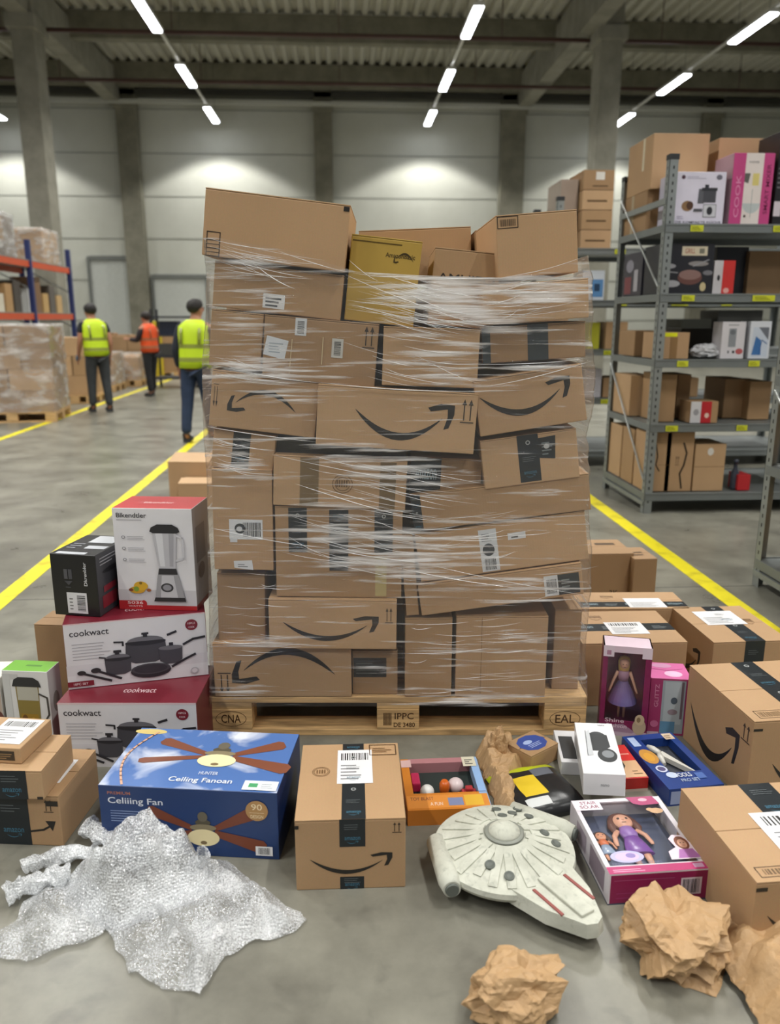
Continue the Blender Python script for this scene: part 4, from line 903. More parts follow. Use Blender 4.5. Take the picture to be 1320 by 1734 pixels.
# red box
M_, w, d, h = fit_floor((1046, 1342), (1096, 1339), 1319, (1034, 1262))
b = box('printed_box', w, d, h, M_, {'all': flat('#b32420'), 'top': '#c4302a', 'front': '#a51f1c'}, 'small red and beige printed box between the white phone box and the blue tool box')
Art(b, 'top').rect(.25, .02, .98, .5, '#c9a27c').poly([(.2, .3), (.5, .5), (.5, .35), (.3, .2)], '#3d3a2e').rect(.1, .68, .9, .72, '#e08a7c').rect(.1, .9, .5, .94, '#e08a7c').para(.6, .1, .9, .25, 2, '#7a6040').build('lid_print')
Art(b, 'front').rect(0, 0, 1, .2, '#b9a79c').build('front_print')
# white phone-like box on top of others
M_, w, d, h = depth_fit((950, 1290), (1000, 1292), 0, .045, .2)
b = box('gadget_box', w, d, h, M_, {'all': flat('#cfcfd1'), 'top': '#d4d4d6'}, 'flat white box with a dark print, underneath the tilted white box')
Art(b, 'top').rect(.1, .1, .6, .8, '#3a3d40').build('lid_print')
a_ = atz(987, 1309, .13); b_ = atz(1059, 1312, .135); k_ = atz(965, 1223, .115)
ex = (b_-a_); w = ex.length; X_ = ex.normalized(); Yv = (k_-a_); Yv = Yv-X_*Yv.dot(X_); d = Yv.length; Y_ = Yv.normalized(); Z_ = X_.cross(Y_); h = .068
R3 = Matrix((X_, Y_, Z_)).transposed().to_4x4(); cc = a_+ex/2+Y_*d/2-Z_*h
b = box('gadget_box', w, d, h, Matrix.Translation(cc) @ R3, {'all': flat('#dfdfe1', rough=.3)}, 'white gadget box with a black device print, propped tilted on the boxes below')
Art(b, 'top').ell(.52, .66, .26, .15, '#2f3337').poly([(.28, .42), (.34, .78), (.78, .74), (.8, .5), (.6, .42)], '#25292c').ell(.68, .34, .24, .13, '#1f2326').ell(.7, .36, .15, .07, '#7b7f83').poly([(.2, .32), (.26, .8), (.34, .84), (.34, .34)], '#c3c6c9').line([(.2, .32), (.24, .82)], .002, '#70757a').text('vorx', .6, .93, .025, '#55585b', ww=.18).build('lid_print')
Art(b, 'front').text('nano', .42, .42, .1, '#8c8e91', ww=.2).build('front_print')
Art(b, 'left').rect(.15, .2, .5, .7, '#b9bbbe').build('side_print')
# soft black and yellow pack
P0 = atz(882, 1378, .04); P1 = atz(1000, 1352, .04); P2 = atz(835, 1302, .04)
ex = (P1-P0); w = ex.length; rz = math.atan2(ex.y, ex.x); nv = Vector((-ex.y, ex.x, 0)).normalized(); d = abs((P2-P0).dot(nv)); c = P0+ex/2+nv*d/2; c.z = 0
root = empty('clothing_pack', c, rz, 'black and yellow plastic clothing pack lying in front of the small brown sticker box', 'bag')
o = bmesh.new(); N_ = 24; g = []
def packz(x, y):
    e = max(0, 1-abs(x)**4)*max(0, 1-abs(y)**4); return .012+.036*e**.5+.004*noise.noise(Vector((x*3, y*3, 1)))
for sgn in (1, 0):
    gg = [[o.verts.new((x/N_*w-w/2, y/N_*d-d/2, packz(x/N_*2-1, y/N_*2-1) if sgn else .001)) for x in range(N_+1)] for y in range(N_+1)]; g.append(gg)
    for y in range(N_):
        for x in range(N_):
            q = (gg[y][x], gg[y][x+1], gg[y+1][x+1], gg[y+1][x]); f = o.faces.new(q if sgn else q[::-1]); f.smooth = True
            if sgn: f.material_index = 1 if y >= N_-5 else (2 if (6 <= y <= 15 and 5 <= x <= 12) else (3 if (2 <= y <= 4 and 4 <= x <= 11) else (4 if (15 <= y <= 19 and 13 <= x <= 19) else 0)))
for i in range(N_):
    for A_, B_ in (((0, i), (0, i+1)), ((N_, i+1), (N_, i)), ((i+1, 0), (i, 0)), ((i, N_), (i+1, N_))):
        o.faces.new((g[1][A_[0]][A_[1]], g[1][B_[0]][B_[1]], g[0][B_[0]][B_[1]], g[0][A_[0]][A_[1]]))
link('pack_body', o, [flat('#1d1e20', rough=.28, bump=.4, scale=25), flat('#b4bd1e', rough=.35), flat('#d8b92a', rough=.35), flat('#c7c9c8'), flat('#5c6068')], root)
# small brown box with blue sticker
M_, w, d, h = fit_top((899, 1281), (945, 1258), (873, 1250), 0, .06)
b = box('cardboard_box', w, d, h, M_, CB2, 'small brown box with a blue sticker on its lid in front of the pallet')
Art(b, 'top').ell(.5, .52, .42, .42, '#3a4f96', n=10).ell(.42, .6, .14, .1, '#9fb2d8').para(.3, .3, .75, .5, 3, '#a9b8dc').build('sticker')
# orange toy box
M_, w, d, h = fit_floor((690, 1399), (832, 1393), 1373, (681, 1286))
root = empty('toy_box'); root.matrix_local = M_; root['size'] = (w, d, h); tag(root, 'orange open-fronted toy set box lying behind the grey toy spaceship', 'toy box')
o = bmesh.new(); x0, x1, y0, y1 = -w*.4, w*.4, -d*.2, d*.4
bx(o, -w/2, -d/2, 0, w/2, d/2, h*.3, 0); bx(o, -w/2, -d/2, h*.3, x0, d/2, h, 0); bx(o, x1, -d/2, h*.3, w/2, d/2, h, 2); bx(o, x0, y1, h*.3, x1, d/2, h, 3); bx(o, x0, -d/2, h*.3, x1, y0, h, 0); bx(o, x0, y0, h*.3, x1, y1, h*.32, 1)
link('box_shell', o, [flat('#c87a2a', rough=.4), flat('#26302e'), flat('#8ea6c8'), flat('#a87478')], root)
A = Art(root, 'top'); A.rect(.01, .03, .99, .26, '#d68a3c').text('TOY BLAST', .05, .17, .06, '#7d4a3a', ww=.28).text('A FUN', .28, .07, .06, '#e6d0c0', ww=.15).rect(.5, .06, .68, .2, '#7d86a8').rect(.7, .05, .92, .24, '#dcae3c').rect(.0, .82, .13, .97, '#c9a7a4').rect(.8, .8, .97, 1, '#cfc9b4').para(.83, .84, .94, .96, 3, '#4a4a44', .5).rect(.9, .3, .99, .78, '#8fb0dc'); A.build('lid_print')
for (nm, lb, x, y, rx_, rz_, cl, cat) in (('toy_ball', 'white ball in the orange toy box', -.22, -.1, .021, .021, '#d8d8d4', 'toy'), ('toy_cup', 'orange and white cup in the orange toy box', .0, -.06, .014, .024, '#c8601e', 'toy'), ('toy_ball', 'white and pink rounded toy in the middle of the orange toy box', .15, .0, .024, .022, '#d4c3c4', 'toy'), ('toy_car', 'red toy at the right of the orange toy box', .3, -.1, .022, .012, '#a8343a', 'toy'), ('toy_block', 'dark pink toy at the left of the orange toy box', -.34, .12, .013, .022, '#b02850', 'toy')):
    o = bmesh.new(); R_z = h*.33
    if nm == 'toy_ball': bmesh.ops.create_uvsphere(o, u_segments=20, v_segments=14, radius=1, matrix=Matrix.Translation((x*w, y*d, R_z+rz_)) @ Matrix.Diagonal((rx_, rx_, rz_, 1)))
    elif nm == 'toy_cup': lathe(o, [(rx_*.8, R_z), (rx_*1.1, R_z+rz_), (rx_*1.1, R_z+rz_*1.6), (rx_*.7, R_z+rz_*2)], 18, cx=x*w, cy_=y*d)
    elif nm == 'toy_block': bx(o, x*w-rx_, y*d-.03, R_z, x*w+rx_, y*d+.03, R_z+rz_*1.4, 0, .005)
    else:
        bx(o, x*w-rx_, y*d-.012, R_z+.005, x*w+rx_, y*d+.012, R_z+.02, 0, .004); bx(o, x*w-rx_*.5, y*d-.01, R_z+.02, x*w+rx_*.5, y*d+.01, R_z+.032, 0, .004)
        for a in (-.6, .6): tube(o, [(x*w+a*rx_, y*d-.014, R_z+.008), (x*w+a*rx_, y*d+.014, R_z+.008)], .007, 10)
    tag(link(nm, o, flat(cl, rough=.3), None, M_, nm == 'toy_ball'), lb, cat)
# ------------------------------------------------------------------ plain grey toy spaceship (generic saucer)
cS = atz(852, 1440, .05); cS.z = 0
ship = empty('toy_spaceship', cS, math.radians(-58)-YAW, 'big off-white saucer toy spaceship with a pointed nose lying on the floor', 'toy')
MSH = concrete('ship_plastic', '#b0b1a4', '#c9cabd', scale=14, bump=.15, stain='#7f8178'); MSD = flat('#5d625c', rough=.5); MSR = flat('#8c4b46', rough=.5)
Rs = .185; Rt = Rs
o = bmesh.new(); lathe(o, [(Rs*.6, .022), (Rs*.97, .04), (Rs, .05), (Rs*.985, .062), (Rs*.9, .067), (Rs*.3, .1), (.02, .104)], 56, smooth=False); link('hull', o, MSH, ship)
o = bmesh.new()
for k in range(22):
    a = k*math.tau/22; M2 = Matrix.Rotation(a, 4, 'Z'); ln = random.choice((.28, .4, .34))
    tl_ = math.atan2(.033, Rs*.6)
    Mb = M2 @ Matrix.Translation((Rs*.6, 0, .085)) @ Matrix.Rotation(tl_, 4, 'Y'); bx(o, -Rs*ln*.8, -.011, -.002, Rs*ln*.8, .011, .0022, 0, .001, Mb)
link('hull_panels', o, MSH, ship)
o = bmesh.new(); lathe(o, [(.034, .098), (.042, .104), (.04, .112), (.028, .122), (.012, .127)], 28); link('top_dome', o, MSH, ship)
o = bmesh.new(); lathe(o, [(.043, .1), (.052, .1035), (.05, .1065), (.041, .107)], 32); link('dome_ring', o, flat('#82857c'), ship)
for k, (a, rr) in enumerate(((1.9, .7), (2.25, .62), (2.6, .72), (2.2, .84), (2.5, .46), (-.6, .74), (-1.0, .62), (.9, .72), (1.2, .6))):
    o = bmesh.new(); tl_ = math.atan2(.033, Rs*.6)
    Mv = Matrix.Rotation(a, 4, 'Z') @ Matrix.Translation((Rs*rr, 0, 0.0705+(.9-rr)*Rs*.297)) @ Matrix.Rotation(tl_, 4, 'Y')
    lathe(o, [(.013, -.001), (.013, .003), (.0105, .0035), (.0095, .0015), (.002, .0015)], 18); bmesh.ops.transform(o, matrix=Mv, verts=o.verts); link('round_vent', o, MSD, ship)
o = bmesh.new()   # nose wedge
def prism(o, pts, z0, z1, mi=0):
    a = [o.verts.new((x, y, z0)) for x, y in pts]; b_ = [o.verts.new((x*.985, y*.93, z1)) for x, y in pts]
    o.faces.new(a[::-1]).material_index = mi; o.faces.new(b_).material_index = mi
    for k in range(len(pts)): o.faces.new((a[k], a[(k+1) % len(pts)], b_[(k+1) % len(pts)], b_[k])).material_index = mi
prism(o, [(.14, -.1), (.24, -.075), (.325, -.026), (.335, 0), (.325, .026), (.24, .075), (.14, .1)], .034, .068); bx(o, .15, -.02, .068, .3, .02, .076, 0, .003)
link('nose', o, MSH, ship)
o = bmesh.new()
for yy in (-.05, .05): bx(o, .17, yy-.004, .066, .27, yy+.004, .071, 0, .001)
link('red_stripe', o, MSR, ship)
for s_ in (-1, 1):
    o = bmesh.new(); tube(o, [(-.12, s_*.13, .052), (.02, s_*.19, .052), (.05, s_*.203, .052)], [.026, .028, .022], 20); e2 = link('engine_pod', o, MSH, ship)
    o = bmesh.new(); tube(o, [(.048, s_*.202, .052), (.056, s_*.2055, .052)], [.018, .016], 18); link('nozzle', o, MSD, e2)
for (x, y) in ((-.1, -.09), (-.1, .09), (.18, 0)):
    o = bmesh.new(); tube(o, [(x, y, 0), (x, y, .035)], .008, 10); link('landing_foot', o, MSD, ship)
# ------------------------------------------------------------------ crumpled paper
def crumple(name, label, cpx, r, sq, seed, mat, zc=None, flare=.0, sub=5, nk=26, amp=.075):
    rnd = random.Random(seed); o = bmesh.new(); bmesh.ops.create_icosphere(o, subdivisions=3, radius=1)
    D_ = []
    for _ in range(9):
        v = Vector((rnd.gauss(0, 1), rnd.gauss(0, 1), rnd.gauss(0, 1))).normalized(); D_.append((v, rnd.uniform(.6, 1.3), rnd.random(), rnd.uniform(.5, 1)*.11))
    for v in o.verts:
        p = v.co.copy(); wp = p+Vector((noise.noise(p*1.5+Vector((seed, 0, 0))), noise.noise(p*1.5+Vector((0, seed, 0))), noise.noise(p*1.5)))*.5; s_ = 1+rnd.uniform(-.05, .05)
        for n_, f_, ph, a_2 in D_:
            t = wp.dot(n_)*f_+ph; t -= math.floor(t); s_ += a_2*(1 if t < .5 else -1)*(.4+abs(t-.5))
        v.co = p*s_+Vector((rnd.uniform(-1, 1), rnd.uniform(-1, 1), rnd.uniform(-1, 1)))*.03
    bmesh.ops.subdivide_edges(o, edges=o.edges[:], cuts=3, use_grid_fill=True)
    for v in o.verts:
        q = v.co; q = q*(1+.035*(1-abs(noise.noise(q*4.5+Vector((seed, 3, 1))))*4)+.012*noise.noise(q*14)); k = 1+flare*max(0, -q.z)
        v.co = Vector((q.x*sq[0]*k, q.y*sq[1]*k, q.z*sq[2]))*r
    zm = min(v.co.z for v in o.verts); cut = zm+(.32*r*sq[2])
    for v in o.verts:
        if v.co.z < cut: v.co.z = cut+(v.co.z-cut)*.03
    zm = min(v.co.z for v in o.verts)
    for v in o.verts: v.co.z -= zm-.001
    p = atz(*cpx); return tag(link(name, o, mat, None, MT(p, -YAW+rnd.random()*.4)), label, 'paper')
def kraft(c='#b39168'):
    m, nt, b = nmat('kraft_paper'); L = nt.links.new; col = lin(c)
    tc = nt.nodes.new('ShaderNodeTexCoord'); v = nt.nodes.new('ShaderNodeTexVoronoi'); v.feature = 'DISTANCE_TO_EDGE'; v.inputs['Scale'].default_value = 18
    n2 = nt.nodes.new('ShaderNodeTexNoise'); n2.inputs['Scale'].default_value = 30; n2.inputs['Detail'].default_value = 5
    L(tc.outputs['Object'], n2.inputs['Vector']); mx = nt.nodes.new('ShaderNodeMix'); mx.data_type = 'VECTOR'; mx.inputs[0].default_value = .12
    L(tc.outputs['Object'], mx.inputs[4]); L(n2.outputs['Color'], mx.inputs[5]); L(mx.outputs[1], v.inputs['Vector'])
    bp = nt.nodes.new('ShaderNodeBump'); bp.inputs['Strength'].default_value = .35; bp.inputs['Distance'].default_value = .006
    L(v.outputs['Distance'], bp.inputs['Height']); L(bp.outputs[0], b.inputs['Normal'])
    r = nt.nodes.new('ShaderNodeValToRGB'); r.color_ramp.elements[0].color = (*[q*.88 for q in col], 1); r.color_ramp.elements[1].color = (*[q*1.08 for q in col], 1)
    L(n2.outputs['Fac'], r.inputs[0]); L(r.outputs[0], b.inputs['Base Color']); b.inputs['Roughness'].default_value = .6; return m
KP = kraft()
def sheet(name, label, outline, zf, mat, res=.008, cat='paper', thick=0.0, jit=.35, seed=1, dens=None, smooth=False):
    "a crumpled sheet: outline in px on the floor, zf(x,y,edge) gives the height"
    rnd = random.Random(seed); P_ = [atz(*p).to_2d() for p in outline]
    pts = []; n_ = len(P_)
    for i in range(n_):
        a, b_ = P_[i], P_[(i+1) % n_]; L_2 = (b_-a).length; k = max(1, int(L_2/res)); nrm = Vector((-(b_-a).y, (b_-a).x)).normalized()
        for j in range(k): pts.append(a.lerp(b_, j/k)+nrm*noise.noise(Vector((a.x*9+j*.13, i, seed)))*res*1.6)
    nb = len(pts); edges = [(i, (i+1) % nb) for i in range(nb)]
    x0, x1 = min(p.x for p in pts), max(p.x for p in pts); y0, y1 = min(p.y for p in pts), max(p.y for p in pts)
    def inside(x, y):
        c = False
        for i in range(nb):
            a, b_ = pts[i], pts[i-1]
            if (a.y > y) != (b_.y > y) and x < (b_.x-a.x)*(y-a.y)/(b_.y-a.y)+a.x: c = not c
        return c
    def ed(x, y): return min(math.hypot(x-p.x, y-p.y) for p in pts[::2])
    inn = []; y = y0
    while y < y1:
        x = x0
        while x < x1:
            X, Y = x+rnd.uniform(-jit, jit)*res, y+rnd.uniform(-jit, jit)*res
            if inside(X, Y):
                e = ed(X, Y)
                if e > res*.6: inn.append((Vector((X, Y)), e))
            x += res
        y += res
    allp = pts+[q[0] for q in inn]; E_ = [0]*nb+[q[1] for q in inn]
    vs, es, fs, ov, oe, of = delaunay_2d_cdt(allp, edges, [], 1, 1e-5)
    o = bmesh.new(); mid = Vector(((x0+x1)/2, (y0+y1)/2)); bv = []
    for i, v in enumerate(vs):
        e = E_[ov[i][0]] if ov[i] else 0
        bv.append(o.verts.new((v.x-mid.x, v.y-mid.y, max(.0012, zf(v.x, v.y, e)))))
    for f in fs:
        try:
            q = o.faces.new([bv[i] for i in f]); q.smooth = smooth
        except ValueError: pass
    o.normal_update()
    for f in o.faces:
        if f.normal.z < 0: f.normal_flip()
    ob = link(name, o, mat, None, Vector((mid.x, mid.y, 0)))
    if thick:
        s_ = ob.modifiers.new('thickness', 'SOLIDIFY'); s_.thickness = thick; s_.offset = 1
    return tag(ob, label, cat)
def ridged(x, y, seed, fs=((9, 1), (21, .45), (45, .2))):
    r = 0
    for f, a in fs: r += a*(1-abs(noise.noise(Vector((x*f+seed, y*f, seed*1.7))))*2.2)
    return r
def folds(x, y, seed, n_=7, amp=1):
    rnd = random.Random(seed); s_ = 0
    for _ in range(n_):
        a = rnd.uniform(0, math.pi); f = rnd.uniform(5, 14); t = (x*math.cos(a)+y*math.sin(a))*f+rnd.random()+.3*noise.noise(Vector((x*6, y*6, seed))); t -= math.floor(t); s_ += abs(t-.5)*2
    return s_/n_*amp
crumple('crumpled_paper', 'crumpled ball of brown paper on the floor in front of the toy spaceship', (872, 1712), .102, (1, .72, .6), 11, KP, flare=.1)
crumple('crumpled_paper', 'big crumpled brown paper wad in front of the lying doll box', (1140, 1618), .118, (1, .95, .55), 23, KP, flare=.1)
sheet('crumpled_paper', 'crumpled brown paper sheet spreading into the lower right corner', [(1205, 1640), (1215, 1560), (1225, 1535), (1320, 1580), (1420, 1640), (1430, 1800), (1300, 1790), (1262, 1700), (1235, 1665)], lambda x, y, e: min(1, e*14)*(.035+.075*folds(x, y, 5)) +.028*folds(x*1.9, y*1.9, 9, 4)+.008*folds(x*4, y*4, 19, 4), KP, .007, thick=.0008)
sheet('crumpled_paper', 'low flap of brown paper between the wad and the corner sheet', [(1120, 1650), (1200, 1600), (1228, 1640), (1212, 1690), (1160, 1672)], lambda x, y, e: min(1, e*20)*(.01+.04*folds(x, y, 15)), KP, .007, thick=.0008)
sheet('crumpled_paper', 'torn brown paper heap beside the small sticker box at the pallet edge', [(812, 1300), (806, 1275), (822, 1258), (870, 1262), (888, 1300), (872, 1330), (885, 1385), (850, 1385), (826, 1340)], lambda x, y, e: min(1, e*40)*(.012+.055*folds(x, y, 31, 5)+.02*ridged(x, y, 4)), KP, .005, thick=.0008)
crumple('crumpled_paper', 'small upright twist of brown paper rising from the torn heap', (842, 1290), .042, (.75, .6, 1.5), 41, KP)
# ------------------------------------------------------------------ bubble wrap
def bubble(lo=.03, hi=.58):
    m, nt, b = nmat('bubble_film'); L = nt.links.new; N = nt.nodes.new; out = nt.nodes['Material Output']
    tc = N('ShaderNodeTexCoord'); v = N('ShaderNodeTexVoronoi'); v.inputs['Scale'].default_value = 170; v.inputs['Randomness'].default_value = .35
    n = N('ShaderNodeTexNoise'); n.inputs['Scale'].default_value = 30; n.inputs['Detail'].default_value = 5
    L(tc.outputs['Object'], v.inputs['Vector']); L(tc.outputs['Object'], n.inputs['Vector'])
    ad = N('ShaderNodeMath'); ad.operation = 'MULTIPLY_ADD'; ad.inputs[1].default_value = -1.2; L(v.outputs['Distance'], ad.inputs[0]); L(n.outputs['Fac'], ad.inputs[2])
    bp = N('ShaderNodeBump'); bp.inputs['Strength'].default_value = .55; bp.inputs['Distance'].default_value = .005; L(ad.outputs[0], bp.inputs['Height'])
    b.inputs['Base Color'].default_value = (.9, .92, .94, 1); b.inputs['Roughness'].default_value = .14; b.inputs['Specular IOR Level'].default_value = 1; L(bp.outputs[0], b.inputs['Normal'])
    tr = N('ShaderNodeBsdfTransparent'); tr.inputs[0].default_value = (.93, .94, .95, 1)
    gl = N('ShaderNodeBsdfGlossy'); gl.inputs['Roughness'].default_value = .1; L(bp.outputs[0], gl.inputs['Normal'])
    fr = gloss_fac(nt, bp.outputs[0], .12, .8)
    a = N('ShaderNodeMixShader'); L(fr, a.inputs[0]); L(tr.outputs[0], a.inputs[1]); L(gl.outputs[0], a.inputs[2])
    n2 = N('ShaderNodeTexNoise'); n2.inputs['Scale'].default_value = 240; n2.inputs['Detail'].default_value = 2; L(tc.outputs['Object'], n2.inputs['Vector'])  # fine white grain painted in for the sparkle of the bubbles
    n.inputs['Scale'].default_value = 9
    sm = N('ShaderNodeMath'); sm.operation = 'MULTIPLY_ADD'; sm.inputs[1].default_value = .9; L(n.outputs['Fac'], sm.inputs[0]); L(n2.outputs['Fac'], sm.inputs[2])
    r = N('ShaderNodeMapRange'); r.inputs[1].default_value = .68; r.inputs[2].default_value = 1.12; r.inputs[3].default_value = lo; r.inputs[4].default_value = hi; L(sm.outputs[0], r.inputs[0])
    f = N('ShaderNodeMixShader'); L(r.outputs[0], f.inputs[0]); L(a.outputs[0], f.inputs[1]); L(b.outputs[0], f.inputs[2]); L(f.outputs[0], out.inputs['Surface']); return m
BW = bubble(); BW2 = bubble(.14, .82)
def zflat(seed, k=.02, b0=.004): return lambda x, y, e: b0+min(1, e*25)*(k*1.3*folds(x, y, seed, 5)**1.6+.006*folds(x*2.4, y*2.4, seed+1, 5))+.004*ridged(x, y, seed)
sheet('bubble_wrap', 'flat piece of clear bubble wrap spreading to the right on the floor', [(345, 1458), (385, 1462), (440, 1505), (520, 1560), (492, 1585), (440, 1596), (385, 1622), (360, 1650), (338, 1690), (270, 1672), (222, 1650), (196, 1612), (182, 1572), (240, 1540), (320, 1500)], zflat(3, .045), BW, .008, 'plastic film', seed=2)
sheet('bubble_wrap', 'flat piece of clear bubble wrap reaching the left edge', [(-5, 1625), (-8, 1590), (30, 1560), (40, 1530), (90, 1510), (150, 1480), (200, 1560), (175, 1585), (100, 1612), (42, 1635)], zflat(7, .05), BW, .008, 'plastic film', seed=3)
pk = atz(262, 1480).to_2d(); pk2 = atz(332, 1500).to_2d(); pk3 = atz(200, 1530).to_2d()
def zm(x, y, e):
    p = Vector((x, y)); return .006+min(1, e*16)*(.03+.11*max(0, 1-(p-pk).length/.11)+.06*max(0, 1-(p-pk2).length/.07)+.07*max(0, 1-(p-pk3).length/.12)+.08*folds(x, y, 12, 4)+.02*folds(x*3, y*3, 14, 4))
sheet('bubble_wrap', 'heaped peak of bubble wrap in front of the blue ceiling fan box', [(105, 1500), (140, 1478), (200, 1455), (262, 1450), (310, 1462), (355, 1452), (362, 1500), (330, 1530), (250, 1560), (190, 1585), (140, 1560), (110, 1530)], zm, BW2, .007, 'plastic film', seed=4)
def roll(label, pts, r, seed):
    o = bmesh.new(); P_ = [atz(x, y, z) for x, y, z in pts]; n_ = 26; Q = []
    for i in range(n_+1):
        t = i/n_*(len(P_)-1); k = min(int(t), len(P_)-2); Q.append(P_[k].lerp(P_[k+1], t-k))
    tube(o, Q, [r*(.8+.35*math.sin(i*.9+seed)*.3+.2*noise.noise(Vector((i*.7, seed, 0)))) for i in range(n_+1)], 22, cap=False)
    for v in o.verts: v.co += Vector((noise.noise(v.co*38), noise.noise(v.co*38+Vector((7, 0, 0))), noise.noise(v.co*38+Vector((0, 9, 0)))))*.012; v.co.z = max(.002, v.co.z)
    for f in o.faces: f.smooth = False
    return tag(link('bubble_wrap', o, BW2), label, 'plastic film')
roll('rolled strip of bubble wrap poking up toward the left corner cartons', [(150, 1400, .05), (185, 1420, .05), (235, 1460, .05)], .028, 1)
roll('rolled strip of bubble wrap pointing to the left edge', [(8, 1512, .03), (60, 1495, .03), (120, 1478, .035)], .03, 2)
roll('thin twisted strip of bubble wrap behind the heap', [(40, 1468, .02), (90, 1450, .025), (160, 1445, .03)], .024, 3)
roll('short upright twist of bubble wrap at the right of the heap', [(305, 1500, .02), (335, 1460, .06), (345, 1445, .09)], .022, 4)
# ================================================================== GREY SHELVING ON THE RIGHT
LV = (.15, .66, 1.12, 1.57, 2.03)
M_post = flat('#959a98', rough=.42, metal=.5); M_hole = flat('#1d1f20'); M_shelf = flat('#7e8382', rough=.45, metal=.4); M_cap = flat('#2a2c2e'); M_lab = flat('#c9cc28', rough=.5)
def post(root, x, y, zt, sx, sy_):
    "angle-profile upright with slots; sx, sy_ point into the rack"
    o = bmesh.new(); a = .06; t = .003
    bx(o, min(x, x+sx*a), min(y, y+sy_*t), 0, max(x, x+sx*a), max(y, y+sy_*t), zt); bx(o, min(x, x+sx*t), min(y, y+sy_*a), 0, max(x, x+sx*t), max(y, y+sy_*a), zt)
    z = .08
    while z < zt-.05:
        xx = x+sx*.03; yy = y-sy_*.0006; bx(o, xx-.005, min(yy, yy+sy_*.0004), z, xx+.005, max(yy, yy+sy_*.0004), z+.02, 1)
        yy = y+sy_*.03; xx = x-sx*.0006; bx(o, min(xx, xx+sx*.0004), yy-.005, z, max(xx, xx+sx*.0004), yy+.005, z+.02, 1); z += .05
    p = link('upright', o, [M_post, M_hole], root)
    o = bmesh.new(); bx(o, min(x, x+sx*(a+.003))-.002, min(y, y+sy_*(a+.003))-.002, zt-.03, max(x, x+sx*(a+.003))+.002, max(y, y+sy_*(a+.003))+.002, zt+.006, 0, .002); link('end_cap', o, M_cap, p)
def rack(label, X, Y, w, d, labs, zt=2.47, levels=LV):
    r = empty('storage_rack', (X, Y, 0), 0, label, 'shelving rack')
    post(r, 0, 0, zt, 1, 1); post(r, w, 0, zt, -1, 1); post(r, 0, d, zt, 1, -1); post(r, w, d, zt, -1, -1)
    for z in levels:
        o = bmesh.new(); bx(o, .012, .005, z-.012, w-.012, d-.005, z-.003); bx(o, .004, -.004, z-.055, w-.004, .006, z+.003, 0, .002); bx(o, .004, d-.006, z-.055, w-.004, d+.004, z+.003, 0, .002)
        bx(o, -.001, .01, z-.05, .009, d-.01, z, 0, .002); bx(o, w-.009, .01, z-.05, w+.001, d-.01, z, 0, .002)
        bx(o, .01, -.008, z-.008, w-.01, -.003, z+.003); s_ = link('shelf', o, M_shelf, r)
    for (lx, lz, lw) in labs:
        o = bmesh.new(); bx(o, lx-lw/2, -.011, lz-.048, lx+lw/2, -.0085, lz-.008)
        for k in range(3): bx(o, lx-lw*.4, -.0118, lz-.02-.009*k, lx+lw*(.1+.1*k), -.0112, lz-.017-.009*k, 1)
        link('price_label', o, [M_lab, flat('#6b6c1a')], r)
    for xx in (.006, w-.006):
        for (za, zb) in ((1.62, 2.3), (.25, 1.05)):
            o = bmesh.new(); tube(o, [(xx-.012 if xx < .1 else xx+.012, d-.03, zb), (xx-.012 if xx < .1 else xx+.012, .03, za)], .009, 6, ry=.004); link('side_brace', o, flat('#c2c5c2', rough=.35, metal=.4), r)
        o = bmesh.new(); bx(o, xx-.015, .01, .06, xx+.015, d-.01, .09); link('side_rail', o, M_post, r)
        o = bmesh.new(); bx(o, xx-.012, .01, 2.16, xx+.012, d-.01, 2.2); link('side_rail', o, M_post, r)
    return r
RX = 2.2; RY = 5.62; RD = .95
rack('grey slotted-angle shelving rack, fully visible one on the right', RX, RY, 1.55, RD, [(.22, 2.03, .09), (.8, 2.03, .09), (.2, 1.57, .09), (.74, 1.57, .16), (.2, 1.12, .08), (.72, 1.12, .08), (.16, .66, .09), (.68, .66, .08)])
rack('grey shelving rack cut off by the right edge of the photo, nearest', RX, 3.05, 1.5, RD, [(.3, 1.12, .09)])
rack('grey shelving rack standing behind the fully visible one', RX-.25, 7.55, 2.65, RD, [(.6, 2.03, .1), (.65, 1.57, .09), (1.2, 1.57, .16), (1.65, 1.57, .1), (.55, 1.12, .09), (.55, .66, .09)])
# items on the racks: px of left, right, top on the item's front plane
def item(xl, xr, yt, lv, Y, d, label, mats, name='cardboard_box', cat='box', yb=None, flaps=False, zoff=0.0):
    z0 = LV[lv]+.0035+zoff
    def xat(px):
        P = None; yy = 600
        for _ in range(6):
            P = aty(px, yy, Y); q = Vector((P.x, Y, z0))-CAMP; yy = 867-FPX*q.dot(UP)/q.dot(FW)
        return P.x
    x0, x1 = xat(xl), xat(xr)
    xm = RX+.02 if Y < 7 else RX-.23
    if x0 < xm: x1 = max(x1, xm+.18); x0 = xm
    h = hgt(Vector(((x0+x1)/2, Y, z0)), yt)
    return box(name, x1-x0, d, h, MT((( x0+x1)/2, Y+d/2, z0)), mats, label, cat, None, flaps)
I = item
b = I(1140, 1222, 291, 4, 5.66, .3, 'white food processor box on the top shelf of the visible rack', {'all': flat('#cfccd6'), 'front': '#d9d4e2', 'left': '#bdb9c8'}, 'appliance_box')
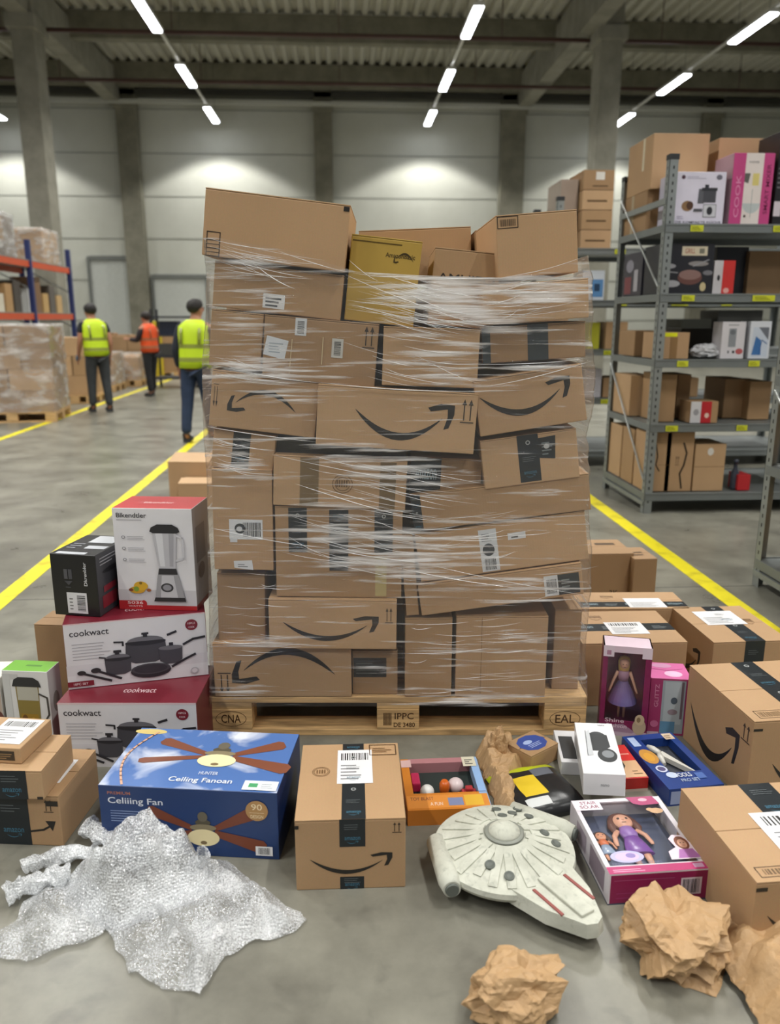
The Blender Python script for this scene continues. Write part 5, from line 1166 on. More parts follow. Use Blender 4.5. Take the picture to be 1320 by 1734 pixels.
Art(b, 'front').ell(.13, .9, .04, .04, '#4a2f3c').para(.2, .87, .6, .93, 2, '#a39db0').ell(.86, .9, .06, .05, '#6d6a76').ell(.25, .35, .12, .1, '#8a6a48').ell(.3, .36, .07, .08, '#4f3424').poly([(.45, .4), (.46, .68), (.58, .68), (.58, .4)], '#5c5c62').rect(.56, .42, .82, .7, '#48484e').rect(.52, .64, .84, .7, '#2f2f34').rect(.58, .7, .66, .76, '#2f2f34').rect(.58, .14, .84, .38, '#c9c9ce').frame(.58, .14, .84, .38, .003, '#3b3b40').ell(.71, .26, .06, .08, '#2c2c30').rect(.38, .24, .56, .3, '#55555a').text('DIE KOMPAKTE KÜCHE', .02, .02, .05, '#4a4852', ww=.94).para(.05, .1, .25, .18, 2, '#b3adc2').build('front_print')
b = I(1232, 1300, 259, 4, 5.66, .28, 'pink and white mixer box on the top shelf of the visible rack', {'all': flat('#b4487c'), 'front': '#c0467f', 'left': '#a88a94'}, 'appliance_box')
Art(b, 'front').rect(.3, 0, .74, 1, '#ddd2cc').poly([(.3, .72), (.44, .72), (.4, .58), (.3, .6)], '#5f5f58').rect(.5, .55, .66, .72, '#d9c87a').ell(.52, .3, .22, .14, '#b9bfbe', math.pi, math.tau).line([(.52, .1), (.52, .5)], .004, '#9aa09e').text('SMART MIXER', .93, .15, .1, '#7c2550', ww=.7, rot=1).text('COOK', .22, .1, .12, '#d987ae', ww=.6, rot=1).ell(.38, .12, .03, .02, '#4a3a38').text('nova', .38, .86, .03, '#9a9490', ww=.24).build('front_print')
b = I(1306, 1345, 222, 4, 5.7, .3, 'tall black appliance box on the top shelf next to the pink mixer box', {'all': flat('#1f1d20', rough=.35)}, 'appliance_box')
Art(b, 'front').rect(.0, .1, .3, .26, '#cfc6cc').rect(.25, .7, .4, .95, '#b9b6ba').ell(.15, .8, .12, .06, '#6a5a5e').para(.05, .4, .25, .65, 5, '#6d6a6e').build('front_print')
b = I(1064, 1120, 322, 4, 6.05, .46, 'plain brown carton at the rear left of the top shelf of the visible rack', CB4)
h0 = b['size'][2]
Art(b, 'left').rect(.3, .0, .42, 1, '#a89678').build('paper_tape')
b = I(1096, 1194, 226, 4, 6.0, .5, 'largest brown carton raised at the back of the top shelf', CB, zoff=h0+.002)
Art(b, 'left').rect(.6, .4, .68, 1, '#d0c4a8').build('paper_tape')
I(1130, 1200, 322, 4, 6.0, .42, 'brown carton behind the white food processor box supporting the largest carton', CB2)
b = I(1204, 1290, 234, 4, 6.1, .4, 'brown carton with pale tape behind the pink mixer box', CB)
Art(b, 'left').rect(.45, .0, .55, 1, '#cdbf9f').build('paper_tape')
# shelf 1.57
b = I(1118, 1203, 412, 3, 5.68, .35, 'black pan set box on the second shelf from the top', {'all': flat('#25252b', rough=.4)}, 'pan_set_box')
A = Art(b, 'front'); A.rect(.36, .76, .86, .94, '#d4c8ae').text('GRILL', .42, .8, .1, '#a04a38', ww=.2).rect(.7, .8, .8, .9, '#7c7868')
for (x, y, rx_, ry_, c) in ((.55, .32, .24, .14, '#6a4640'), (.55, .38, .22, .1, '#8c6e68'), (.2, .2, .16, .07, '#a9a8ac'), (.12, .55, .14, .05, '#9c9b9f'), (.7, .6, .2, .05, '#8f8a88'), (.82, .14, .06, .09, '#c9b98e'), (.9, .42, .1, .05, '#77767a')): A.ell(x, y, rx_, ry_, c)
A.line([(.3, .42), (.05, .44)], .008, '#8f8e92').line([(.6, .55), (.9, .68)], .007, '#9b9a9e').build('front_print')
b = I(1205, 1240, 441, 3, 5.68, .14, 'small red and white box on the second shelf from the top', {'all': flat('#c8c4c6')}, 'printed_box')
Art(b, 'front').rect(.42, 0, 1, 1, '#cc3430').ell(.24, .48, .07, .09, '#2c2a2c').ell(.65, .1, .14, .08, '#e3a8a0').build('front_print')
b = I(1207, 1260, 418, 3, 6.0, .3, 'dark grey box behind the small red and white box', flat('#2b2b31', rough=.4), 'appliance_box')
b = I(1262, 1320, 425, 3, 5.95, .35, 'shadowed brown carton at the right of the second shelf from the top', CB4)
b = I(1068, 1108, 425, 3, 6.05, .4, 'dark box with reddish and pale print seen through the rack side', {'all': flat('#2c2b36'), 'left': '#34313c'}, 'appliance_box')
Art(b, 'left').rect(.1, .05, .45, .45, '#7a3a40').ell(.35, .7, .2, .15, '#8a8894').rect(.6, .1, .8, .6, '#a9a6ac').build('side_print')
# shelf 1.12
b = I(1112, 1164, 563, 2, 5.68, .3, 'brown carton with a bright yellow sticker on the middle shelf', CB)
Art(b, 'front').rect(.1, .84, .6, .99, '#e4e41e').rect(.38, 0, .62, .84, '#8c6c46').build('sticker')
o = bmesh.new(); bmesh.ops.create_icosphere(o, subdivisions=4, radius=1)
for v in o.verts: v.co = Vector((v.co.x*.11, v.co.y*.1, max(-.6, v.co.z)*.055+.034)) + Vector((noise.noise(v.co*3), noise.noise(v.co*3+Vector((5, 0, 0))), noise.noise(v.co*3+Vector((0, 5, 0)))*.6))*.03
zm_ = min(v.co.z for v in o.verts)
for v in o.verts: v.co.z -= zm_
tag(link('plastic_bag', o, flat('#c9cacc', rough=.3, bump=.3), None, Vector((aty(1196, 595, 5.78).x, 5.8, LV[2]+.0035))), 'crumpled white plastic bag on the middle shelf next to the brown carton', 'bag')
b = I(1218, 1257, 545, 2, 5.68, .15, 'white box with a grey device print on the middle shelf', {'all': flat('#d3cfd2')}, 'printed_box')
Art(b, 'front').rect(.3, .32, .62, .82, '#8d9094').ell(.46, .72, .12, .07, '#6c7074').rect(.3, .15, .36, .22, '#3c3c40').rect(.5, .15, .6, .22, '#3c3c40').ell(.8, .2, .16, .08, '#b4595a').rect(.25, .9, .7, .93, '#9a9a9c').build('front_print')
b = I(1265, 1300, 544, 2, 5.68, .15, 'white box with a blue print at the right of the middle shelf', {'all': flat('#d3d6dc')}, 'printed_box')
Art(b, 'front').rect(.15, .06, .9, .84, '#c4ccd8').poly([(.15, .1), (.3, .6), (.55, .5), (.6, .1)], '#3f6fa8').poly([(.4, .84), (.9, .84), (.9, .5)], '#6c7078').line([(.5, .1), (.6, .5), (.85, .4)], .006, '#2f5a90').build('front_print')
b = I(1042, 1085, 560, 2, 6.1, .35, 'brown carton at the back left of the middle shelf', CB4)
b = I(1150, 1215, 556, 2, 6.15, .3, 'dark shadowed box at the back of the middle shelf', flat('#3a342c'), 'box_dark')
b.name = 'storage_box'
# shelf .66
b = I(1038, 1075, 636, 1, 6.12, .38, 'brown carton seen through the side frame on the second shelf from the bottom', CB3)
b = I(1112, 1140, 634, 1, 5.75, .34, 'upright narrow brown carton at the left of the second shelf from the bottom', CB2)
b = I(1142, 1164, 634, 1, 5.95, .3, 'darker carton beside the upright narrow one on the second shelf from the bottom', CB4)
b = I(1167, 1213, 680, 1, 5.67, .2, 'small carton with a red and white front on the second shelf from the bottom', {'all': CB2})
Art(b, 'front').rect(0, 0, .38, 1, '#cfcdcf').rect(.38, 0, .76, 1, '#b8252c').ell(.6, .35, .08, .12, '#e8c8b8').ell(.2, .5, .1, .15, '#9a989c').build('front_print')
b = I(1222, 1262, 642, 1, 5.95, .35, 'dim brown carton in the right half of the second shelf from the bottom', CB4)
b = I(1264, 1300, 646, 1, 5.85, .35, 'brown carton at the right end of the second shelf from the bottom', CB2)
# bottom shelf
b = I(1026, 1058, 722, 0, 6.24, .28, 'brown carton seen through the side frame on the bottom shelf, left one', CB3)
b = I(1062, 1086, 728, 0, 5.96, .25, 'brown carton behind the front upright on the bottom shelf', CB2)
b = I(1090, 1118, 732, 0, 5.68, .25, 'upright brown carton with a dark curved print at the left of the bottom shelf', CB)
Art(b, 'front').line([(.35, .8), (.45, .6), (.4, .45), (.55, .35)], .01, '#33291e').line([(0, .45), (1, .45)], .002, '#6f5333').build('printed_mark')
b = I(1122, 1168, 732, 0, 5.68, .35, 'wider upright brown carton with a curved print on the bottom shelf', CB)
Art(b, 'front').line([(.62, .82), (.75, .65), (.68, .45), (.55, .3), (.65, .05)], .014, '#33291e').arrows(.35, .45, .5, .6).build('printed_mark')
b = I(1171, 1222, 752, 0, 5.68, .3, 'square brown carton with a white spot on the bottom shelf', CB3)
Art(b, 'front').ell(.5, .84, .1, .08, '#d8d4cc').line([(0, .52), (1, .52)], .003, '#6f5333').build('sticker')
b = I(1247, 1268, 804, 0, 5.68, .15, 'little red box at the right end of the bottom shelf', flat('#b9252a'), 'printed_box')
o = bmesh.new(); lathe(o, [(.03, 0), (.032, .01), (.032, .12), (.015, .16), (.014, .2), (.018, .2), (.018, .225)], 20)
tag(link('bottle', o, flat('#3a3f4c', rough=.3), None, Vector((aty(1241, 828, 5.74).x, 5.74, LV[0]+.0035)), True), 'dark bottle standing on the bottom shelf beside the little red box', 'bottle')
# rack at the right edge
zz_ = LV[0]+.0035
bq = box('cardboard_box', .7, .55, .36, MT((RX+.45, 3.62, zz_)), CB, 'brown carton on the bottom shelf of the rack at the right edge, lower one', flaps=False)
bq = box('cardboard_box', .62, .5, .08, MT((RX+.45, 3.62, zz_+.362)), CB3, 'flat brown carton stacked on the lower carton of the rack at the right edge', flaps=False)
bq = box('cardboard_box', .8, .6, .33, MT((RX+.5, 3.65, LV[1]+.0035)), CB3, 'brown carton on the second shelf of the rack at the right edge', flaps=False)
bq = box('cardboard_box', .8, .6, .3, MT((RX+.55, 3.65, LV[2]+.0035)), CB4, 'brown carton on the third shelf of the rack at the right edge', flaps=False)
# rack behind
I(984, 1021, 458, 3, 7.6, .3, 'pale white and blue printed box on the rear rack beside the stack', {'all': flat('#c6ccd4')}, 'printed_box')
Art(bpy.data.objects['printed_box'] if False else C.objects[-1], 'front').rect(.4, .1, .95, .7, '#5a86b4').rect(.55, .3, .8, .55, '#28405c').build('front_print')
I(995, 1013, 546, 2, 7.62, .2, 'yellow and olive small box on the rear rack', flat('#a8a62a'), 'printed_box')
I(1024, 1060, 545, 2, 7.6, .3, 'brown carton on the middle shelf of the rear rack', CB2)
I(990, 1016, 625, 1, 7.62, .3, 'white and pink small box on the lower shelf of the rear rack', flat('#b4b0b4'), 'printed_box')
I(1020, 1062, 640, 1, 7.62, .4, 'brown carton on the second shelf from the bottom of the rear rack', CB4)
I(1090, 1140, 560, 2, 7.65, .4, 'olive shadowed carton on the middle shelf of the rear rack', CB4)
I(1150, 1200, 540, 2, 7.65, .4, 'wide dark storage box on the middle shelf of the rear rack', flat('#34352c'), 'storage_box')
I(1210, 1285, 525, 2, 7.65, .4, 'dark grey storage box at the right of the rear rack', flat('#3c3d3a'), 'storage_box')
I(1100, 1180, 640, 1, 7.65, .4, 'wide brown carton low on the rear rack', CB4)
# wrapped carton tower on the rear rack
zt_ = LV[4]+.0035; x0_ = aty(951, 430, 7.65).x; x1_ = aty(1034, 430, 7.65).x; hh_ = (hgt(Vector((x0_, 7.65, zt_)), 285))/4
for k in range(4):
    bb = box('cardboard_box', (x1_-x0_)*(.62), .6, hh_-.004, MT((x0_+(x1_-x0_)*.69, 7.98, zt_+hh_*k)), CARDS[k], '%s of the four brown cartons towering on the rear rack' % ('lowest', 'second from bottom', 'second from top', 'topmost')[k])
    if k == 3: Art(bb, 'front').rect(.4, .5, .68, .9, '#d8d4cc').rect(.3, .15, .8, .22, '#5c452c').build('sticker')
    else: Art(bb, 'front').rect(.15, .4, .8, .5, '#5c452c').build('printed_text')
bb = box('cardboard_box', (x1_-x0_)*.35, .5, hh_*3.6, MT((x0_+(x1_-x0_)*.18, 8.05, zt_)), flat('#9b8a7c', rough=.3), 'film-wrapped pale carton left of the brown tower on the rear rack')
# ================================================================== ORANGE PALLET RACKING ON THE LEFT
M_or = flat('#c4502c', rough=.45); M_bl = flat('#2b3566', rough=.45)
pr = empty('pallet_rack', (-6.5, 15.2, 0), 0, 'tall pallet racking with orange beams and dark blue uprights along the left', 'pallet rack')
for yy in (0, 2.55, 5.05):
    for xx in (0, -1.1):
        o = bmesh.new(); bx(o, xx-.05, yy-.05, 0, xx+.05, yy+.05, 3.0 if yy > 1 else 2.75, 0, .005); bx(o, xx-.08, yy-.08, 0, xx+.08, yy+.08, .012); link('upright', o, M_bl, pr)
    o = bmesh.new()
    for z in (.4, 1.2, 2.0): tube(o, [(0, yy, z), (-1.1, yy, z+.6)], .018, 6)
    link('frame_brace', o, flat('#9a9c98', metal=.4), pr)
for y0 in (.05, 2.6):
    for z in (1.46, 2.52):
        for xx in (.0, -1.1):
            o = bmesh.new(); bx(o, xx-.025, y0, z-.07, xx+.025, y0+2.44, z+.06, 0, .005); link('beam', o, M_or, pr)
        o = bmesh.new(); bx(o, -1.12, y0, z+.061, .03, y0+2.44, z+.075); link('rack_deck', o, flat('#8b8c86'), pr)
# ------------------------------------------------------------------ palletised loads
M_wrap2 = film('load_film', milk=(.46, .8), base=.14, scale=(3, 3, 9), rough=.25, bump=.6)
def load(px, py, w, d, h, rows, cols, where, z0=0.0, pal=True, film_=True, rz=0.0, cards=None, X=None, Y=None, seed=0):
    rnd = random.Random(seed); p = atz(px, py, z0) if X is None else Vector((X, Y, z0)); base = Matrix.Translation(p) @ Matrix.Rotation(rz, 4, 'Z')
    zb = z0
    if pal:
        e = pallet(w+.04, d+.04, 'wooden pallet under %s' % where, (base @ Vector((0, d/2, 0))), rz, None, False); zb = z0+.146
    rows_h = (h-(zb-z0))/rows; first = None
    for r in range(rows):
        n_ = cols[r % len(cols)]
        for k in range(n_):
            for q in range(2):
                ww = w/n_; dd = d/2; hh = rows_h-.004
                if r == rows-1: hh *= rnd.uniform(.72, 1)
                o = bmesh.new(); bx(o, -ww/2+.006, -dd/2+.005, 0, ww/2-.006, dd/2-.005, hh, 0, .004)
                m = rnd.choice(cards or CARDS)
                ob = link('cardboard_box', o, m, None, base @ Matrix.Translation((-w/2+ww*(k+.5)+rnd.uniform(-.004, .004), dd*(q+.5), zb-z0+rows_h*r)))
                rw = 'bottom' if r == 0 else ('top' if r == rows-1 else ('second' if r == 1 else 'third'))
                cn = ('' if n_ == 1 else (('left', 'right')[k] if n_ == 2 else ('left', 'middle', 'right')[k]))
                tag(ob, ('carton in the %s row, %s %s, of %s' % (rw, ('front', 'rear')[q], cn, where)).replace(' ,', ','), 'box', 'cartons in %s' % where)
    if film_:
        o = bmesh.new(); NTT, NZZ = 72, 22; g = []
        for j in range(NZZ+1):
            z = (zb-z0)+ (h-(zb-z0)+.02)*j/NZZ; row = []
            for i in range(NTT):
                t = i/NTT*math.tau; cx_, sy2 = math.cos(t), math.sin(t); k_ = max(abs(cx_), abs(sy2)); x, y = cx_/k_*(w/2+.02), sy2/k_*(d/2+.02)+d/2
                nz_ = noise.noise(Vector((x*4+seed, y*4, z*6)))*.02; x *= 1+nz_; row.append(o.verts.new((x, y+nz_, z)))
            g.append(row)
        for j in range(NZZ):
            for i in range(NTT): o.faces.new((g[j][i], g[j][(i+1) % NTT], g[j+1][(i+1) % NTT], g[j+1][i])).smooth = True
        cap = o.faces.new(g[-1])
        bmesh.ops.poke(o, faces=[cap])
        tag(link('shrink_wrap', o, M_wrap2, None, base), 'clear shrink wrap around %s' % where, 'plastic film')
a_ = atz(38, 716)
load(22, 716, 1.12, .95, 1.32, 4, (3, 2), 'the wrapped floor load at left edge', rz=.12, seed=1)
load(128, 684, .62, .8, 1.12, 3, (1, 2), 'the load behind the left worker', rz=.05, film_=False, seed=2)
load(172, 664, .5, .8, .75, 2, (1, 1), 'the wrapped load right of left worker', rz=.0, seed=3)
load(214, 655, .6, .8, .68, 2, (2, 1), 'the wrapped load left of orange vest', rz=.05, seed=4)
load(205, 630, 1.3, .8, 1.05, 2, (3, 3), 'the far load by the dock doors', rz=0, seed=8, film_=False)
load(300, 640, .9, .9, 1.15, 3, (2, 2), 'the far load behind the cart', rz=0, seed=9, film_=False)
greys = [flat('#6c5a50'), flat('#7d6f66'), flat('#5d4c42'), CB4]
load(0, 0, .95, 1.05, .78, 3, (2, 2), 'the dark load on upper orange beam', z0=2.6, pal=False, rz=math.pi/2, cards=greys, X=-6.5, Y=16.6, seed=5)
load(0, 0, 1.0, .95, .72, 3, (2, 2), 'the far load on upper orange beam', z0=2.6, pal=False, rz=math.pi/2, X=-6.52, Y=19.2, seed=6)
# small goods on the lower orange beam
rb = random.Random(5)
GC = [('#b08a3c', 'ochre'), ('#8a6a48', 'brown'), ('#c9c2b0', 'cream'), ('#a9865a', 'tan'), ('#4c4640', 'dark'), ('#d3d3cf', 'white'), ('#7a5c40', 'deep brown'), ('#b59460', 'light tan'), ('#5c5650', 'grey'), ('#c0a070', 'sand')]
for k, (c, nm) in enumerate(GC):
    hh = (.45, .7, .35, .55, .62, .5, .75, .42, .6, .4)[k]; yy = 15.5+k*.44+(.26 if k > 4 else 0)
    box('storage_box', .5, .34, hh, MT((-6.86, yy, 1.537)), flat(c), '%s box in the row on the lower orange beam, %s from the near end' % (nm, ('first', 'second', 'third', 'fourth', 'fifth', 'sixth', 'seventh', 'eighth', 'ninth', 'tenth')[k]), 'box', 'boxes on the lower orange beam', False)
# yellow post and dark equipment cart
pp = atz(272, 640); o = bmesh.new(); bx(o, -.1, -.1, 0, .1, .1, 1.35, 0, .02); bx(o, -.16, -.16, 0, .16, .16, .02)
tag(link('guard_post', o, flat('#c9b122'), None, pp), 'yellow guard post standing behind the orange-vest worker', 'post')
pp = atz(303, 655); e = empty('equipment_cart', pp, 0, 'dark equipment cart with shelves behind the right yellow-vest worker', 'cart')
o = bmesh.new()
for z in (.18, .62, 1.05, 1.42): bx(o, -.45, -.3, z, .45, .3, z+.04, 0, .004)
link('tray', o, flat('#2a2c33'), e)
for sx in (-.43, .43):
    for s2 in (-.28, .28):
        o = bmesh.new(); bx(o, sx-.02, s2-.02, .08, sx+.02, s2+.02, 1.6); link('leg', o, flat('#24262c'), e)
        o = bmesh.new(); tube(o, [(sx-.02, s2, .05), (sx+.02, s2, .05)], .05, 12); link('wheel', o, flat('#1a1a1a'), e)
o = bmesh.new(); bx(o, -.3, -.2, 1.09, .1, .1, 1.36, 0, .01); tag(link('monitor', o, flat('#1b2436'), None, pp), 'dark screen on the equipment cart', 'monitor')
o = bmesh.new(); bx(o, -.35, -.25, .66, .3, .2, .9, 0, .01); tag(link('storage_box', o, flat('#3a3a38'), None, pp), 'dark storage box on the lower tray of the equipment cart', 'box')
# ================================================================== PEOPLE
def skinned(name, joints, bones, mat, parent, sub=2, M=None):
    me = bpy.data.meshes.new(name); me.from_pydata([j[0] for j in joints], bones, [])
    o = bpy.data.objects.new(name, me); C.objects.link(o)
    sk = o.modifiers.new('s', 'SKIN'); o.modifiers.new('b', 'SUBSURF').levels = sub
    if not me.skin_vertices: me.attributes.new('skin', 'FLOAT', 'POINT') if False else None
    return o
def skin_mesh(name, joints, bones, mat, parent, sub=2, post=None):
    "joints: list of (co, rx, ry); grows one continuous surface"
    me = bpy.data.meshes.new('tmp'); me.from_pydata([j[0] for j in joints], bones, [])
    o = bpy.data.objects.new('tmp', me); C.objects.link(o)
    bm = bmesh.new(); bm.from_mesh(me); lay = bm.verts.layers.skin.verify(); bm.verts.ensure_lookup_table()
    for v, j in zip(bm.verts, joints): v[lay].radius = (j[1], j[2] if len(j) > 2 else j[1])
    bm.verts[0][lay].use_root = True; bm.to_mesh(me); bm.free()
    md = o.modifiers.new('s', 'SKIN'); md.use_smooth_shade = True; md.branch_smoothing = .4
    s2 = o.modifiers.new('b', 'SUBSURF'); s2.levels = sub; s2.render_levels = sub
    dg = bpy.context.evaluated_depsgraph_get(); dg.update()
    nm = bpy.data.meshes.new_from_object(o.evaluated_get(dg)); bpy.data.objects.remove(o); bpy.data.meshes.remove(me)
    if post: post(nm)
    nm.materials.clear(); r = link(name, nm, mat, parent, None, True); return r
def loft(levels, n=28, open_top=True):
    "levels: (z, rx, ry, cx, cy)"
    o = bmesh.new(); R = []
    for z, rx, ry, cx, cy2 in levels:
        R.append([o.verts.new((cx+rx*math.copysign(abs(math.cos(a))**.85, math.cos(a)), cy2+ry*math.copysign(abs(math.sin(a))**.85, math.sin(a)), z)) for a in [k*math.tau/n for k in range(n)]])
    for A_, B_ in zip(R, R[1:]):
        for k in range(n): o.faces.new((A_[k], A_[(k+1) % n], B_[(k+1) % n], B_[k])).smooth = True
    o.faces.new(R[0][::-1]); o.faces.new(R[-1]); return o
def person(loc, rz, s, label, vest, trousers, shirt, hair, lh, rh, head=0.0, stride=(0, 0), sleeves=True, glove=None, hunch=.0, hairlong=False):
    e = empty('person', loc, rz, label, 'person'); e.scale = (s*1.07, s*1.07, s)
    V = Vector; hy = .02+hunch; hz = -.045
    # joints
    J = [(V((0, 0, .96)), .12, .1), (V((0, .0, 1.12)), .115, .09), (V((0, hunch*.3, 1.3)), .13, .095), (V((0, hunch*.6, 1.44)), .1, .075), (V((0, hy*.9, 1.5)), .056, .056), (V((0, hy+.02, 1.6+hz)), .068, .075), (V((0, hy+.025, 1.68+hz)), .077, .09), (V((0, hy+.015, 1.755+hz)), .05, .06)]
    B = [(i, i+1) for i in range(7)]
    def add(p, r, par, r2=None): J.append((V(p), r, r2 or r)); B.append((par, len(J)-1)); return len(J)-1
    c, s_ = math.cos(head), math.sin(head)
    hd = lambda x, y, z: (x*c-y*s_, hy+.02+x*s_+y*c, z+hz)
    add(hd(0, .11, 1.655), .013, 6)          # nose
    for q in (-1, 1): add(hd(q*.088, -.005, 1.665), .012, 6, .02)   # ears
    for sd, H in ((-1, lh), (1, rh)):
        sh = add((sd*.165, hunch*.6, 1.42), .06, 3); el = add((sd*.215+H[0][0], H[0][1], H[0][2]), .043, sh); wr = add((sd*.22+H[1][0], H[1][1], H[1][2]), .028, el)
        d_ = (J[wr][0]-J[el][0]).normalized(); sid = d_.cross(V((0, 1, 0)));
        if sid.length < .2: sid = d_.cross(V((0, 0, 1)))
        sid.normalize(); fr = sid.cross(d_).normalized()
        pm = add(J[wr][0]+d_*.06, .032, wr, .018)
        for k, (o_, L_2) in enumerate(((-.026, .075), (-.009, .085), (.009, .08), (.026, .062))):
            a = J[pm][0]+fr*o_+d_*.03; f1 = add(a, .0095, pm); f2 = add(a+d_*L_2*.5, .0088, f1); add(a+d_*L_2*.85+sid*.018, .0075, f2)
        t1 = add(J[wr][0]+d_*.03-fr*.035, .011, wr); add(J[wr][0]+d_*.075-fr*.05, .009, t1)
    legs = []
    for sd, st in ((-1, stride[0]), (1, stride[1])):
        hp = add((sd*.09, 0, .9), .085, 0); kn = add((sd*.1, st*.5+.015, .5), .055, hp); an = add((sd*.105, st, .1), .036, kn); ft = add((sd*.11, st+.09, .04), .035, an); add((sd*.115, st+.16, .03), .028, ft); legs.append(st)
    skin_mesh('body', J, B, flat('#a8765c', rough=.5), e)
    # trousers
    T = [(V((0, 0, 1.0)), .155, .12)]; TB = []
    for sd, st in ((-1, stride[0]), (1, stride[1])):
        i0 = len(T); T += [(V((sd*.085, 0, .87)), .105, .105), (V((sd*.098, st*.3+.008, .68)), .085, .09), (V((sd*.1, st*.5+.012, .5)), .07, .075), (V((sd*.105, st*.8, .28)), .062, .066), (V((sd*.107, st, .11)), .058, .062)]
        TB += [(0, i0)]+[(i0+k, i0+k+1) for k in range(4)]
    skin_mesh('trousers', T, TB, flat(trousers, rough=.8, var=.15, scale=14, bump=.4), e)
    # shirt with sleeves
    S_ = [(V((0, 0, 1.0)), .15, .11), (V((0, 0, 1.15)), .14, .105), (V((0, hunch*.3, 1.32)), .15, .11), (V((0, hunch*.6, 1.44)), .11, .085), (V((0, hy*.8, 1.495)), .065, .06)]
    SB = [(0, 1), (1, 2), (2, 3), (3, 4)]
    for sd, H in ((-1, lh), (1, rh)):
        i0 = len(S_); el = V((sd*.215+H[0][0], H[0][1], H[0][2])); sh = V((sd*.165, hunch*.6, 1.41)); wr = V((sd*.22+H[1][0], H[1][1], H[1][2]))
        S_ += [(sh, .075, .075), (sh.lerp(el, .55), .066, .066)]; SB += [(3, i0), (i0, i0+1)]
        if sleeves: S_ += [(el, .058, .058), (el.lerp(wr, .92), .042, .042)]; SB += [(i0+1, i0+2), (i0+2, i0+3)]
    skin_mesh('shirt', S_, SB, flat(shirt, rough=.85, bump=.4), e)
    lv = [(.92, .185, .145), (1.05, .18, .14), (1.2, .178, .14), (1.33, .19, .142), (1.42, .185, .13), (1.47, .13, .105), (1.5, .085, .08)]
    yc = lambda z: hunch*max(0, (z-1.0))*1.2
    o = loft([(z, a, b_, 0, yc(z)) for z, a, b_ in lv]); vv = link('vest', o, vest_mat(vest), e)
    for z0, z1 in ((1.0, 1.05), (1.16, 1.21)):
        f = lambda z: [(a, b_) for (zz_, a, b_) in lv if zz_ <= z][-1]
        o = bmesh.new(); R = []; n_ = 28
        for z in (z0, z1):
            k = 0
            while lv[k+1][0] < z: k += 1
            t = (z-lv[k][0])/(lv[k+1][0]-lv[k][0]); a = lv[k][1]+(lv[k+1][1]-lv[k][1])*t+.002; b_ = lv[k][2]+(lv[k+1][2]-lv[k][2])*t+.002
            R.append([o.verts.new((a*math.copysign(abs(math.cos(q))**.85, math.cos(q)), yc(z)+b_*math.copysign(abs(math.sin(q))**.85, math.sin(q)), z)) for q in [i*math.tau/n_ for i in range(n_)]])
        for k in range(n_): o.faces.new((R[0][k], R[0][(k+1) % n_], R[1][(k+1) % n_], R[1][k])).smooth = True
        bd = link('reflective_band', o, flat('#8b9440' if vest != 'orange' else '#a8684a', rough=.3), vv)
    for q in (-1, 1):   # vertical trim of the vest on the back
        o = bmesh.new(); pts = [(q*.11, yc(z)-(.145 if z < 1.35 else .128), z) for z in (1.21, 1.28, 1.34, 1.4)]
        tube(o, pts, .018, 8, ry=.004); link('shoulder_strip', o, flat('#8b9440' if vest != 'orange' else '#a8684a', rough=.3), vv)
    # hair
    o = bmesh.new(); bmesh.ops.create_icosphere(o, subdivisions=4, radius=1)
    for v in o.verts:
        v.co *= 1+.05*noise.noise(v.co*6)
        if v.co.y > .45 and v.co.z < .55: v.co.y = .45+(v.co.y-.45)*.1
        if v.co.z < -.8+1.3*max(0, v.co.y+.25) and v.co.z < .2 and not hairlong: v.co *= .82
    bmesh.ops.transform(o, matrix=Matrix.Translation((0, hy+.008, 1.7+hz)) @ Matrix.Rotation(head, 4, 'Z') @ Matrix.Diagonal((.093, .108, .098, 1)), verts=o.verts); link('hair', o, flat(hair, rough=.7, bump=.5, scale=40), e, None, True)
    o = bmesh.new()
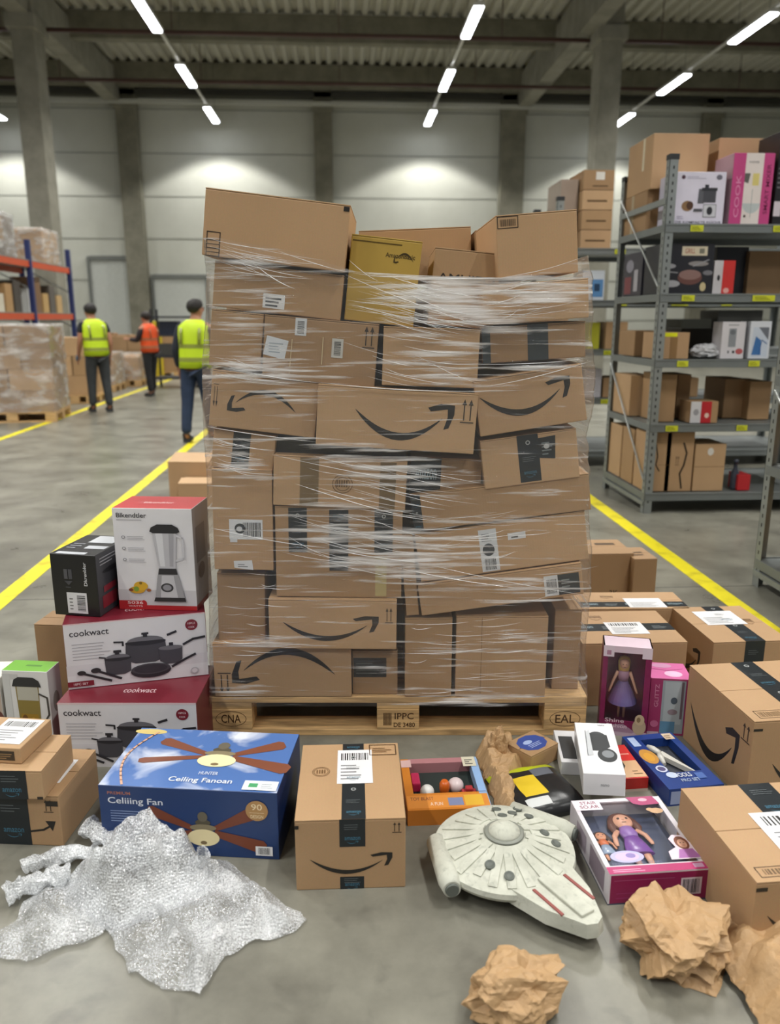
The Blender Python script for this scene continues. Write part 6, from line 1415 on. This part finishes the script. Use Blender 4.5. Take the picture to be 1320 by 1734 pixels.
    for q in (-1, 1): bmesh.ops.create_uvsphere(o, u_segments=10, v_segments=8, radius=.009, matrix=Matrix.Translation(hd(q*.03, .088, 1.685)))
    bx(o, -.02, hy+.1, 1.617+hz, .02, hy+.11, 1.623+hz); link('face_features', o, flat('#3a2620'), e)
    for sd, st in ((-1, stride[0]), (1, stride[1])):
        skin_mesh('shoe', [(V((sd*.107, st-.04, .055)), .05, .05), (V((sd*.11, st+.06, .05)), .047, .045), (V((sd*.114, st+.15, .04)), .043, .036), (V((sd*.107, st, .12)), .05, .05)], [(0, 1), (1, 2), (0, 3)], flat('#2c2d2e', rough=.6), e, 2)
    if glove:
        for sd, H in ((-1, lh),):
            wr = V((sd*.22+H[1][0], H[1][1], H[1][2])); el = V((sd*.215+H[0][0], H[0][1], H[0][2])); d_ = (wr-el).normalized()
            skin_mesh('glove', [(wr-d_*.02, .034, .034), (wr+d_*.05, .04, .026), (wr+d_*.1, .038, .022)], [(0, 1), (1, 2)], flat(glove), e, 2)
    return e
VM = {}
def vest_mat(k):
    return flat({'yellow': '#c4e01c', 'orange': '#e0521e'}[k], rough=.6, var=.05, bump=.5, scale=6)
HD = ((0, -.02, 1.13), (0, .06, .9))
person(atz(338, 748), math.radians(-12), .93, 'person in a yellow vest and blue jeans standing left of the tall stack', 'yellow', '#22314a', '#20242e', '#1f1a17', HD, ((.02, .06, 1.15), (-.02, .26, 1.08)), math.radians(-35), (-.12, .12), hunch=.07)
person(atz(172, 698), math.radians(35), .935, 'person in a yellow vest, dark T-shirt and grey trousers by the wrapped loads', 'yellow', '#35383a', '#1d2023', '#1d1917', ((.0, .05, 1.14), (.0, .17, .92)), HD, 0, (.04, -.08), sleeves=False, glove='#4f6f8c', hunch=.1)
person(atz(259, 671), math.radians(62), .88, 'person in an orange vest and black trousers farther down the left aisle', 'orange', '#17181b', '#2a2024', '#241c19', ((.0, .1, 1.16), (.05, .34, 1.18)), ((.0, .08, 1.16), (-.05, .34, 1.2)), 0, (-.05, .08), hunch=.02, hairlong=True)
